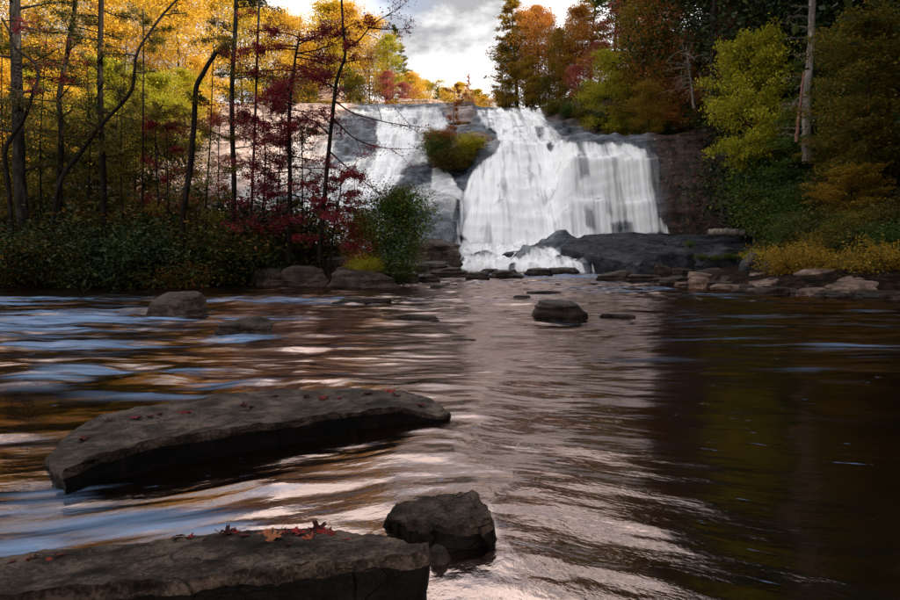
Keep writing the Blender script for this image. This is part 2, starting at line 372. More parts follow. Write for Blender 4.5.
t.links.new(al, ma.inputs[0]); t.links.new(tp.outputs[0], ma.inputs[1]); t.links.new(mx.outputs[0], ma.inputs[2])
t.links.new(ma.outputs[0], t.nodes['Material Output'].inputs[0])
bump(t, b, st, 0.2, 0.10)

def fall_sheet(name, label, x0, x1, y0, y1, dx, dy, polys, flow, lift=0.20, amp=0.10, parent=None, holes=(), bumps=0.0, veins=0.0):
    xs = np.arange(x0, x1, dx); ys = np.arange(y0, y1, dy)
    X, Y = np.meshgrid(xs, ys); Z = hbase(X, Y)
    # smooth the water over the rock steps a little: mean of shifted copies
    k = max(1, int(0.35 / dy)); Zs = (np.roll(Z, k, 0) + np.roll(Z, -k, 0) + Z * 2) / 4; Zs[:k] = Z[:k]; Zs[-k:] = Z[-k:]
    Z = np.maximum(Z, Zs)
    U, V = flow(X, Y)
    gy_, gx_ = np.gradient(Z, dy, dx); N = np.stack([-gx_, -gy_, np.ones_like(Z)], -1); N /= np.linalg.norm(N, axis=-1)[..., None]
    d = lift + amp * fbm(U * 1.1, V * 0.10, 2.0, 4) + 0.5 * amp * fbm(U * 0.35, V * 0.3, 6.0, 2)
    P0 = np.stack([X, Y, Z], -1); P = P0 + N * np.clip(d, 0.06, 9)[..., None]
    PX, PY = proj(P0)
    jit = 1.6 * fbm(X * 0.8, Y * 0.8, 1, 3) + (2.6 * fbm(U * 0.9, V * 0.05, 7, 3) if veins else 0)
    cov = np.zeros_like(X)
    for poly, a, soft in polys:
        cov = np.maximum(cov, a * sstep(-0.6, soft, poly_sd(PX, PY, poly) + jit))
    if veins:
        vn = sstep(0.12, 0.55, fbm(U * 0.55 + 3, V * 0.085, 9.0, 4, 0.55)) * veins
        tp_ = sstep(150, 138, PY) * sstep(0.0, 0.5, fbm(U * 0.5, V * 0.9, 5.0, 3)) * veins * 0.9      # rock lips showing in the upper tier
        ld = sstep(0.25, 0.6, fbm(U * 0.28, V * 0.55, 12.0, 3)) * veins * 0.55
        cov = cov * (1 - np.maximum(np.maximum(vn, tp_), ld))
    if bumps: cov = cov * (1 - 0.85 * sstep(0.42, 0.85, np.abs(fbm(X * 0.34, Y * 0.5, 4.4, 3)) + 0.25 * fbm(X * 1.2, Y * 1.2, 3, 2)))
    for poly, a, soft in holes:
        cov = cov * (1 - a * sstep(-soft, soft, poly_sd(PX, PY, poly) + jit))
    m = (cov > 0.03); mf = m[:-1, :-1] | m[1:, :-1] | m[:-1, 1:] | m[1:, 1:]
    Vv, Ff, cc, uu = compact(P.reshape(-1, 3), grid_faces(*X.shape, mf), cov.ravel(), np.stack([U, V], -1).reshape(-1, 2))
    return link(name, mesh_np(name, Vv, Ff, True, {'coverage': cc}, uu), M_fall, label=label, cat='waterfall')

MAIN = [(474, 109), (487, 107), (525, 107), (541, 108), (548, 121), (560, 131), (569, 141), (600, 141), (630, 143), (645, 147),
        (651, 151), (660, 152), (661, 170), (663, 200), (662, 214), (667, 225), (672, 236), (640, 238), (600, 240), (575, 246), (560, 250),
        (545, 252), (500, 252), (470, 246), (453, 236), (455, 205), (460, 190), (468, 175), (480, 165), (494, 152), (498, 143), (490, 132), (478, 127), (474, 116)]
fall_sheet('main_waterfall', 'broad white main waterfall veiling the steep rock face', -1.5, 31, 63.5, 99.5, 0.11, 0.06,
           [(MAIN, 1.0, 6.0)],
           lambda X, Y: ((X - 9) * (1 + 0.012 * (Y - 66)) * 1.0, np.interp(Y, MY, MZ) * 1.15), veins=0.34,
           holes=[([(646, 150), (662, 150), (664, 225), (655, 205), (648, 180)], 0.60, 3),
                  ([(576, 143), (583, 143), (588, 175), (580, 178)], 0.42, 3), ([(548, 146), (556, 146), (553, 152), (549, 152)], 0.6, 2),
                  ([(534, 128), (543, 128), (545, 142), (538, 138)], 0.5, 2), ([(597, 160), (601, 165), (612, 215), (604, 215)], 0.40, 2.5),
                  ([(610, 224), (632, 222), (636, 235), (612, 236)], 0.5, 2), ([(584, 208), (590, 212), (592, 228), (586, 226)], 0.45, 2),
                  ([(476, 116), (484, 116), (484, 126), (478, 126)], 0.4, 2), ([(545, 108), (556, 128), (566, 140), (552, 140), (545, 130)], 0.25, 3)])
fall_sheet('side_waterfall', 'thin white cascade spreading over grey sloping rock beside the main fall', -28, 5, 56.5, 99.5, 0.12, 0.08,
           [([(392, 107), (413, 107), (419, 125), (418, 150), (404, 165), (391, 185), (374, 210), (358, 262), (318, 262), (332, 215), (350, 190), (370, 168), (375, 145), (372, 125), (380, 112)], 0.88, 6),
            ([(345, 108), (440, 103), (453, 125), (438, 150), (430, 165), (410, 172), (398, 190), (380, 262), (286, 262), (296, 205), (326, 165), (372, 150), (374, 122), (350, 116)], 0.68, 8),
            ([(433, 154), (437, 155), (447, 166), (459, 186), (470, 196), (461, 203), (447, 196), (428, 190), (432, 168)], 0.80, 3),
            ([(426, 178), (447, 176), (460, 196), (456, 226), (420, 214), (395, 205), (402, 190)], 0.55, 6),
            ([(419, 106), (441, 106), (452, 126), (432, 138), (422, 150)], 0.55, 4),
            ([(210, 175), (330, 120), (345, 150), (330, 200), (280, 262), (205, 262)], 0.36, 12)],
           lambda X, Y: (X + 0.16 * (98 - Y) * sstep(100, 84, Y) * sstep(3, -4, X), np.interp(Y, LY, LZ) * 1.2), 0.14, 0.14)
fall_sheet('lower_cascade', 'low white cascade tumbling over rocks at the foot of the main fall', -4, 18, 56.0, 67.0, 0.07, 0.05,
           [([(452, 232), (480, 240), (520, 244), (552, 246), (566, 255), (590, 261), (612, 269), (618, 277), (580, 277), (540, 277), (500, 276), (470, 274), (446, 272), (440, 262), (450, 256)], 0.95, 6)],
           lambda X, Y: (X, Y * 1.3), 0.2, 0.16, bumps=0.45)

# ------------------------------------------------------------------ river
M_river, t, b = new_mat('river_water')
uvn = node(t, 'ShaderNodeUVMap', uv_map='flow').outputs[0]
ge = node(t, 'ShaderNodeNewGeometry')
nz = lambda sc_, loc, det=4, ro=0.55: noise(t, mapped(t, uvn, (*sc_, 1), (*loc, 0)), 1.0, det, ro)
a1 = nz((0.45, 1.5), (0, 0)); a2 = nz((1.0, 5.0), (3, 1), 4); a3 = nz((0.13, 0.9), (8, 4)); a5 = nz((2.2, 4.5), (5, 3), 5, 0.65)
a6 = nz((0.22, 2.4), (1, 7), 5, 0.6); a7 = nz((0.6, 9.0), (6, 2), 5, 0.65)
warp = nz((0.35, 0.8), (2, 2), 3)
foam = node(t, 'ShaderNodeAttribute', attribute_name='foam').outputs['Fac']
chop = node(t, 'ShaderNodeAttribute', attribute_name='chop').outputs['Fac']
stk = mth(t, 'ADD', mth(t, 'MULTIPLY', a6, 0.5), mth(t, 'ADD', mth(t, 'MULTIPLY', a7, 0.25), mth(t, 'MULTIPLY', warp, 0.25)))
fm = mth(t, 'MULTIPLY', mth(t, 'SUBTRACT', stk, mth(t, 'SUBTRACT', 0.565, mth(t, 'MULTIPLY', foam, 0.17))), 7.0, True)
fm = mth(t, 'MULTIPLY', fm, mth(t, 'MULTIPLY', foam, 1.8, True))
fm = mth(t, 'MULTIPLY', fm, 0.9)
fleck = mth(t, 'MULTIPLY', mth(t, 'SUBTRACT', nz((2.6, 17.0), (9, 5), 3, 0.6), 0.675), 14.0, True)   # bubbles and drifting flecks
fm = mth(t, 'MAXIMUM', fm, mth(t, 'MULTIPLY', fleck, 0.55))
bh = mth(t, 'ADD', mth(t, 'MULTIPLY', a1, 1.0), mth(t, 'ADD', mth(t, 'MULTIPLY', a2, 0.18), mth(t, 'MULTIPLY', a5, 0.32)))
bmp = node(t, 'ShaderNodeBump'); bmp.inputs['Distance'].default_value = 0.07
t.links.new(mth(t, 'MULTIPLY', chop, 0.5), bmp.inputs['Strength']); t.links.new(bh, bmp.inputs['Height'])
body = node(t, 'ShaderNodeBsdfDiffuse'); t.links.new(ramp(t, a3, [(0.42, (0.0008, 0.0006, 0.0005)), (0.68, (0.006, 0.0028, 0.0013))]), body.inputs[0])
glo = node(t, 'ShaderNodeBsdfGlossy'); glo.inputs['Color'].default_value = (1.0, 0.76, 0.68, 1); t.links.new(mth(t, 'ADD', mth(t, 'MULTIPLY', node(t, 'ShaderNodeAttribute', attribute_name='slow').outputs['Fac'], 0.02), 0.10), glo.inputs['Roughness'])
fr = node(t, 'ShaderNodeFresnel'); fr.inputs['IOR'].default_value = 4.6
for n_ in (glo, fr): t.links.new(bmp.outputs[0], n_.inputs['Normal'])
wa = node(t, 'ShaderNodeMixShader'); t.links.new(fr.outputs[0], wa.inputs[0]); t.links.new(body.outputs[0], wa.inputs[1]); t.links.new(glo.outputs[0], wa.inputs[2])
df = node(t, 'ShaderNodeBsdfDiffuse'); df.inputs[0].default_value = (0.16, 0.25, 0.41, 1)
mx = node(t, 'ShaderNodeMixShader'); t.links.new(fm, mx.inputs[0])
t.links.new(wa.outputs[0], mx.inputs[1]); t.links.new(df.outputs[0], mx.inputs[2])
t.links.new(mx.outputs[0], t.nodes['Material Output'].inputs[0]); t.nodes.remove(b)

rx = nonuni(-120, 60, -9, 12, 0.055, 150); ry = np.concatenate([np.arange(-8, 1.5, 0.25), np.arange(1.5, 9, 0.028), 9 + (np.linspace(0, 1, 330) ** 1.35) * 57])
X, Y = np.meshgrid(rx, ry)
A = 1 - sstep(4.5, 8.5, Y)
calm = sstep(1.0, 2.6, X) * (1 - sstep(7, 11, Y)) + sstep(3.0, 7.0, X) * (1 - sstep(9, 14, Y)); calm = np.clip(calm, 0, 1)   # the slow pool on the right
RX = 2.2 * np.tanh(np.sqrt(X * X + 0.9) / 2.2)
Vc = Y + A * (RX * 0.95 - 0.2) + 0.25 * fbm(X * 0.25, Y * 0.25, 2, 2) * sstep(1, 12, Y)
Uc = X - 0.45 * A * np.clip(Y - 6, -5, 1) * X / np.sqrt(X * X + 0.5)
amp = 0.012 + 0.022 * sstep(4, 12, Y) + 0.02 * sstep(10, 30, Y)
rap = np.zeros_like(X)                      # livelier water: riffles
def blob(px, py, w, hgt_, a):               # riffle centred on a point of the river
    D = 900.0 / (py - HY); x0 = (px - CX) / F_PX * D
    return a * np.exp(-((X - x0) / (w / F_PX * D)) ** 2 - ((Y - D) / (hgt_ / (py - HY) * D)) ** 2)
for q in [(300, 350, 90, 7, .38), (90, 345, 120, 6, .45), (330, 372, 60, 6, .4), (420, 300, 60, 4, .4), (260, 300, 80, 4, .45), (60, 332, 110, 6, .5), (170, 395, 90, 5, .45), (480, 310, 90, 5, .25), (540, 335, 90, 6, .22), (640, 325, 80, 5, .25), (60, 318, 130, 12, .55), (20, 300, 110, 5, .5), (120, 372, 140, 9, .5), (230, 385, 70, 6, .5), (40, 380, 90, 9, .45), (150, 345, 130, 10, .22),
          (200, 318, 120, 8, .35), (330, 300, 90, 4, .45), (300, 335, 120, 8, .15), (480, 345, 120, 6, .12), (600, 349, 60, 4, .55), (520, 300, 90, 5, .30),
          (620, 290, 80, 4, .65), (690, 295, 70, 4, .45), (560, 276, 90, 3, 1.0), (480, 275, 60, 3, .9), (540, 282, 120, 4, .5),
          (700, 336, 70, 7, .32), (760, 341, 70, 5, .36), (840, 345, 80, 8, .38), (890, 362, 60, 6, .34), (800, 372, 80, 9, .26), (770, 320, 170, 12, .30), (860, 312, 90, 7, .28), (650, 366, 90, 12, .24), (720, 395, 100, 14, .2),
          (120, 520, 150, 22, .75), (30, 500, 80, 22, .8), (270, 490, 90, 10, .7), (200, 530, 120, 10, .7), (20, 545, 60, 16, .8), (330, 510, 60, 10, .55), (20, 440, 60, 10, .45),
          (430, 440, 60, 15, .12), (390, 485, 60, 10, .2)]:
    rap = np.maximum(rap, blob(*q))
for q in [(166, 318, 42, 2.5, .6), (240, 338, 45, 3, .6), (566, 322, 45, 2.5, .45), (600, 350, 40, 2, .6), (400, 322, 40, 2, .4), (360, 304, 50, 2, .5), (545, 295, 30, 1.5, .5), (440, 414, 30, 4, .5), (250, 388, 150, 3, .35), (60, 470, 25, 12, .5), (500, 530, 14, 12, .35)]:
    rap = np.maximum(rap, blob(*q))
rap = np.clip(rap * (1 + 0.7 * sstep(-1.5, -4, X) * sstep(5, 7, Y)), 0, 1)
Z = (amp * (1 + 1.6 * rap)) * (1 - 0.55 * calm) * (fbm(Uc * 0.5, Vc * 2.2, 1.5, 4, 0.55) + (0.6 + 1.1 * (1 - sstep(6, 12, Y))) * fbm(Uc * 0.7, Vc * 0.9, 7, 2))
Z += 0.034 * sstep(7, 16, Y) * (1 - 0.5 * calm) * fbm(Uc * 0.28, Vc * 0.8, 4.0, 3)
Z += 0.035 * np.exp(-((Y - 6.9 + 0.15 * X) / 0.5) ** 2) * sstep(0.6, -0.6, X) * (1 + fbm(X * 1.1, Y * 1.5, 3, 2))
river = link('river', mesh_np('river', np.stack([X, Y, Z], -1).reshape(-1, 3), grid_faces(*X.shape), True, {'foam': np.clip(rap, 0, 1).ravel(), 'slow': calm.ravel(), 'chop': (0.55 + 0.10 * (1 - calm) + 0.30 * (1 - calm) * sstep(4, 8, Y) + 0.65 * sstep(8, 20, Y)).ravel()},
             np.stack([Uc, Vc], -1).reshape(-1, 2)), M_river, kind='structure')

# ------------------------------------------------------------------ rocks
def finish_rock(V, nA, nR, seed, amp, freq, name, sharp=38):
    V = V.reshape(-1, 3).copy(); V0 = V.copy()
    n1 = np.stack([fbm(V0[:, 0] * freq + seed * 3.1, V0[:, 1] * freq + i * 13.7, V0[:, 2] * freq * 1.8 + seed, 4, 0.55) for i in range(3)], -1)
    V = V + n1 * amp * np.array([1, 1, 0.55])
    n2_ = fbm(V0[:, 0] * freq * 5 + seed, V0[:, 1] * freq * 5, V0[:, 2] * freq * 9, 3, 0.6)
    V = V + n2_[:, None] * amp * 0.28 * np.array([0.8, 0.8, 0.9])
    i = np.arange(nR * nA).reshape(nR, nA); j = np.roll(i, -1, 1)
    f = np.stack([i[:-1], i[1:], j[1:], j[:-1]], -1).reshape(-1, 4)
    me = mesh_np(name, V, f, True); me.set_sharp_from_angle(angle=math.radians(sharp))
    return me
def generic_rock(W, Dp, Hh, seed, flat=0.6, tiltx=0.0, tilty=0.0, under=0.15, nA=64, nR=40, worn=30.0):
    """faceted rock, W x Dp on plan, Hh high over its waterline and running on below it: planes cut from a ball, then worn"""
    r = np.random.RandomState(seed); th = np.linspace(0, 2 * np.pi, nA, endpoint=False)
    ph = np.linspace(0.01, np.pi - 0.01, nR)
    d = np.stack([np.sin(ph)[:, None] * np.cos(th)[None], np.sin(ph)[:, None] * np.sin(th)[None], np.cos(ph)[:, None] + 0 * th[None]], -1)
    n = []; k = r.randint(5, 8); a0 = r.uniform(0, 6)
    for i in range(k):                                   # side faces, most leaning in slightly at the top
        az = a0 + (i + r.uniform(-0.3, 0.3)) * 2 * np.pi / k; el = r.uniform(-0.10, 0.35)
        n.append((math.cos(az) * math.cos(el), math.sin(az) * math.cos(el), math.sin(el), r.uniform(0.72, 1.0)))
    for i in range(5):                                   # broken shoulders
        az = r.uniform(0, 6.28); el = r.uniform(0.55, 1.15); n.append((math.cos(az) * math.cos(el), math.sin(az) * math.cos(el), math.sin(el), r.uniform(0.80, 1.0) * (0.75 + 0.3 * flat)))
    tn = np.array([-tiltx * 0.55, -tilty * 0.55 - 0.12, 1.0]); tn /= np.linalg.norm(tn)
    n.append((*tn, (0.50 + 0.25 * (1 - flat)) if worn > 7.5 else 0.85)); n.append((0, 0, -1, 0.6))
    n = np.array(n); q = d @ n[:, :3].T; rr = np.where(q > 0.03, n[:, 3] / np.maximum(q, 0.03), 99)
    p = worn; rad = (np.sum(rr ** -p, -1)) ** (-1 / p)   # slightly worn edges
    V = d * rad[..., None]
    zt, zb_ = V[..., 2].max(), -0.35
    V[..., 0] *= W / np.ptp(V[..., 0]); V[..., 1] *= Dp / np.ptp(V[..., 1]); V[..., 0] -= (V[..., 0].max() + V[..., 0].min()) / 2
    V[..., 2] = np.where(V[..., 2] > zb_, (V[..., 2] - zb_) / (zt - zb_) * Hh, (V[..., 2] - zb_) * max(Hh, 0.25 * W) * 1.6)
    # bedding: thin layers standing proud or back
    lay = perlin(V[..., 2] / max(Hh, 1e-3) * 4.5 + seed, seed * 1.7, V[..., 0] / W * 0.8)
    V[..., :2] *= (1 + 0.07 * np.tanh(lay * 3) * (0.3 if worn < 10 else 1))[..., None]
    return finish_rock(V, nA, nR, seed, 0.040 * (W * Dp * max(Hh, 0.3 * W)) ** (1 / 3), 3.2 / max(W, 1e-3), 'rock', 30 if worn > 10 else 60)
def outline_rock(top, drop, seed, amp, freq, undercut=0.06, nper=18, zb=-0.5, rough_top=1.0, mats=None):
    mats = mats or (M_slab, M_side_shade)
    """slab from a plan outline: top = list of (x, y, z), sides fall to the river bed"""
    T = np.array(top, float); pts = []
    for i in range(len(T)):
        a, b_ = T[i], T[(i + 1) % len(T)]
        for k in range(nper): pts.append(a + (b_ - a) * k / nper)
    O = np.array(pts); nA = len(O); C = O.mean(0)
    jg = 0.016 * np.stack([fbm(O[:, 0] * 9, O[:, 1] * 9, seed + 40 * i, 4, 0.6) for i in range(2)], -1); O[:, :2] += jg
    qs = [0.01] + list(np.linspace(0.05, 0.95, 24)) + [0.975, 0.99]
    V = [C + (O - C) * q for q in qs]
    e_ = C + (O - C) * 1.0; e_[:, 2] -= 0.012; V.append(e_)
    for fz, out in [(q_, 0.06 * math.sin(q_ * 23) - q_) for q_ in np.linspace(0.06, 1.0, 14)]:
        p = C + (O - C) * (1 + out * undercut); p[:, 2] = O[:, 2] - 0.012 + (zb - O[:, 2]) * fz; V.append(p)
    V = np.array(V); nT = len(qs)
    V[:nT, :, 2] += 0.012 * np.tanh(5 * fbm(V[:nT, :, 0] * 1.3 + seed, V[:nT, :, 1] * 3.4, seed, 3)) * rough_top      # thin beds broken off the top
    me = finish_rock(V, nA, len(V), seed, amp, freq, 'rock', 42)
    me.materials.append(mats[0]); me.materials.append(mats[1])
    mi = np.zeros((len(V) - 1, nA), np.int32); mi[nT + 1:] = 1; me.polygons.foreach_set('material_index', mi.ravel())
    return me

def P3(px, py, z):
    D = (CAM_H - z) * F_PX / (py - HY); return ((px - CX) / F_PX * D, D, z)
near_slab = outline_rock([P3(-60, 575, 0.10), P3(40, 553, 0.11), P3(150, 541, 0.12), P3(240, 534, 0.13), P3(320, 526, 0.14), P3(355, 530, 0.16), P3(433, 542, 0.26),
                          P3(428, 553, 0.25), P3(370, 556, 0.25), P3(300, 566, 0.25), P3(200, 578, 0.24), P3(60, 588, 0.23), P3(-60, 606, 0.24), P3(-140, 600, 0.18)], 0, 3, 0.016, 5, 0.05)
ROCK_PART = []
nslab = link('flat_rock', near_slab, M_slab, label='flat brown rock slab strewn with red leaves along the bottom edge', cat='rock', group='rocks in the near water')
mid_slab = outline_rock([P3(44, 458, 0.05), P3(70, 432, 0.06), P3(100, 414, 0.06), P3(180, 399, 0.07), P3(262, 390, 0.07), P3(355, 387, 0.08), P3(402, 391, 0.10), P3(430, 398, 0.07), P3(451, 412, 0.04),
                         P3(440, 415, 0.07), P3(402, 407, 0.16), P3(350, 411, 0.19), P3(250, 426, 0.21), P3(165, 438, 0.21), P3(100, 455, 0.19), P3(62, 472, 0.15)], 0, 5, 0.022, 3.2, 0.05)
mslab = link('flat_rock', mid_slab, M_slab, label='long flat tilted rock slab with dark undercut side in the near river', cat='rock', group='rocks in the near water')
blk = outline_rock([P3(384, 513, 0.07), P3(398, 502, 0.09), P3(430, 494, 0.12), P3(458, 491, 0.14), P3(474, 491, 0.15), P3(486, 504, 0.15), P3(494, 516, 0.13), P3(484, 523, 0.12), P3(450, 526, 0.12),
                    P3(420, 523, 0.10), P3(398, 518, 0.07)], 0, 9, 0.03, 6, -0.38, 14, mats=(M_slabd, M_side_shade))
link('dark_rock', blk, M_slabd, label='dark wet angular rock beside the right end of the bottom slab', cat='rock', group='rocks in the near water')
link('small_stone', generic_rock(0.13, 0.11, 0.07, 77, 0.6, worn=8), M_wet, label='small black stone wedged between bottom slab and dark rock', cat='rock').location = P3(438, 560, 0.0)

def put_rock(px0, px1, pt, pb, mat, label, name='river_rock', D=None, depth=0.7, flat=0.6, tx=0, ty=0, seed=None, group=None, sink=0.0, under=0.15, worn=30.0):
    seed = seed if seed is not None else int(px0 * 7 + pb)
    if D is None: D = 900.0 / (pb - HY)
    W = (px1 - px0) / F_PX * D; H = max(0.05, (pb - pt) / F_PX * D)
    zb = zz(pb, D)
    if group == g_mid: H *= 0.95 if px1 - px0 in (59, 60) and pb - pt > 15 else 0.6
    rq = np.random.RandomState(seed + 5)
    me = generic_rock(W, W * depth, H / (0.92), seed, flat, tx + rq.uniform(-0.25, 0.25) * (worn > 10), ty, under, worn=worn)
    o = link(name, me, mat, label=label, cat='rock', group=group)
    o.location = ((px0 + px1) / 2 / F_PX * D - CX / F_PX * D, D + W * depth * 0.45, zb - sink)
    return o
R = put_rock
g_mid = 'rocks standing in the river'
R(137, 196, 293, 317, M_slabd, 'rounded boulder in the river before the left bank', 'boulder', flat=0.55, group=g_mid, worn=7)
R(210, 270, 319, 337, M_wet, 'low black pointed rock in the river nearer than the rounded boulder', flat=0.5, tx=0.9, group=g_mid)
R(536, 596, 302, 321, M_wet, 'flat-topped black rock alone in mid river', flat=0.75, tx=-0.3, group=g_mid, seed=4071, worn=14)
R(330, 392, 296, 303, M_wet, 'thin black rock ridge awash below the flat bank slab', flat=0.5, depth=0.3, group=g_mid)
R(394, 440, 313, 321, M_wet, 'thin dark rock line breaking the pink water', flat=0.4, depth=0.2, group=g_mid)
R(527, 563, 289, 294, M_wet, 'small low black rock upstream of the flat-topped rock', flat=0.4, depth=0.35, group=g_mid)
R(512, 532, 294, 298, M_wet, 'tiny black rock awash beside the small low rock', flat=0.4, depth=0.35, group=g_mid)
R(600, 636, 312, 318, M_wet, 'thin dark rock awash right of the flat-topped rock', flat=0.4, depth=0.25, group=g_mid)
R(452, 478, 338, 341, M_wet, 'dark sliver of rock in the pink mid water', flat=0.4, depth=0.25, group=g_mid)
R(430, 446, 283, 288, M_wet, 'small black stone off the tip of the left bank', flat=0.5, depth=0.5, group=g_mid)
# left bank
g_l = 'rocks along the left bank'
R(324, 402, 269, 289, M_bankdark, 'long wedge-shaped grey slab at the tip of the left bank', 'bank_slab', flat=0.62, tx=-0.55, depth=0.42, group=g_l, seed=41)
R(277, 330, 267, 287, M_bankdark, 'dark slab dusted with red leaves next to the wedge slab', 'bank_slab', flat=0.6, tx=-0.3, depth=0.5, group=g_l, seed=46)
R(246, 282, 270, 286, M_bankdark, 'low pale-edged rock under the bank shrubs', 'bank_slab', flat=0.6, depth=0.6, group=g_l)
R(170, 192, 276, 286, M_bankdark, 'small dark rock at the water under the bank shrubs', 'bank_slab', flat=0.6, depth=0.6, group=g_l)
R(300, 356, 243, 262, M_bankdark, 'dark ledge rock with red leaves behind the bank slabs', 'bank_slab', D=40, flat=0.7, depth=0.5, group=g_l)
R(318, 350, 258, 274, M_bankdark, 'brown rock between the ledge rock and the wedge slab', 'bank_slab', D=36, flat=0.6, depth=0.5, group=g_l)
for i, q in enumerate([(372, 412, 262, 278, 42), (398, 432, 264, 281, 40), (410, 455, 262, 277, 47), (425, 470, 268, 279, 46), (380, 420, 272, 284, 35), (408, 440, 275, 284, 37), (352, 384, 262, 276, 38)]):
    R(*q[:4], M_bankdark, ['brown stepped rock beside the round green bush', 'dark layered rock below the green bush', 'brown slab near the foot of the grey dome',
      'low dark slab reaching towards the cascade', 'flat dark rock at the water right of the wedge slab', 'small flat rock at the end of the left bank', 'brown rock behind the wedge slab'][i],
      'bank_rock', D=q[4], flat=0.7, depth=0.6, group=g_l)
R(408, 462, 240, 268, M_bankdark, 'brown block with a square dark notch left of the cascade', 'bank_rock', D=54, flat=0.75, depth=0.6, group=g_l, seed=16)
# foot of the falls
g_f = 'rocks at the foot of the falls'
for i, q in enumerate([(500, 530, 252, 266, 62, M_grey), (496, 526, 259, 272, 60.5, M_wet), (525, 545, 253, 262, 63.5, M_grey), (466, 490, 272, 280, None, M_wet), (488, 530, 270.5, 278.5, None, M_wet),
      (524, 556, 268.5, 276.5, None, M_wet), (546, 584, 268, 274.5, None, M_wet), (478, 500, 269, 274, 56, M_wet), (443, 472, 270, 277, None, M_bankdark)]):
    R(*q[:4], q[5], ['grey rounded rock islanded in the lower cascade', 'black rock hump split by the lower cascade', 'small grey rock at the head of the lower cascade', 'square black stone below the cascade lip',
      'dark flat rock lying across the pool below the cascade', 'dark pointed rock beside the flat pool rock', 'long low black rock under the right of the cascade', 'small black stone under the cascade lip', 'dark low rock where the left bank meets the cascade'][i],
      'pool_rock', D=q[4], flat=0.55, depth=0.55, group=g_f)
wb = outline_rock([at(560, 248, 60.5), at(574, 240, 61), at(590, 234, 62), at(625, 232.5, 62.5), at(680, 234.5, 62.5), at(735, 236, 61), at(790, 239, 58), at(785, 252, 53), at(735, 258, 51), at(690, 263, 50), at(655, 267, 51), at(630, 263, 54), at(600, 257, 57)],
                  0, 23, 0.16, 0.22, 0.02, 14, -0.6, 5.0, (M_grey, M_grey))
link('whaleback_rock', wb, M_grey, label='huge smooth dark whaleback slab below the right of the main fall', cat='rock', group=g_f)
R(640, 705, 252, 275, M_grey, 'dark angular step in front of the whaleback slab', 'rock_ledge', D=49, flat=0.7, depth=0.4, group=g_f, seed=36)
R(700, 790, 247, 272, M_grey, 'long mossy step at the right end of the whaleback slab', 'rock_ledge', D=48, flat=0.8, depth=0.35, group=g_f, seed=38)
# island outcrop between the two falls
g_i = 'outcrop between the two falls'
R(424, 478, 150, 186, M_bank, 'brown shrub-topped outcrop between the two falls', 'outcrop', D=76, flat=0.8, depth=0.7, group=g_i, seed=51)
R(452, 499, 130, 152, M_bank, 'smooth brown boulder jutting over the main fall', 'outcrop', D=80, flat=0.65, depth=0.7, group=g_i, seed=53, tx=0.3, worn=8)
R(452, 480, 155, 194, M_grey, 'grey blocky rock wall under the outcrop boulder', 'outcrop', D=76.5, flat=0.85, depth=0.5, group=g_i, seed=57)
R(438, 478, 100, 111, M_bank, 'brown flat rock at the lip between the falls', 'outcrop', D=96, flat=0.8, depth=0.5, group=g_i)
R(442, 474, 111, 121, M_bank, 'brown stepped rock just under the lip between the falls', 'outcrop', D=92, flat=0.8, depth=0.5, group=g_i)
R(446, 476, 120, 130, M_bankdark, 'dark stepped rock above the shrubs between the falls', 'outcrop', D=88, flat=0.8, depth=0.5, group=g_i)
R(315, 346, 92, 98, M_pinkrock, 'lower block of the pale stone pair on the hilltop', 'hilltop_block', D=104, flat=0.9, depth=0.5, seed=61)
R(317, 345, 85.5, 92.5, M_pinkrock, 'upper block of the pale stone pair on the hilltop', 'hilltop_block', D=104, flat=0.9, depth=0.45, seed=62)
R(396, 446, 97, 104, M_pinkrock, 'flat pinkish rock at the top of the side fall', 'hilltop_block', D=101, flat=0.8, depth=0.4, seed=63)
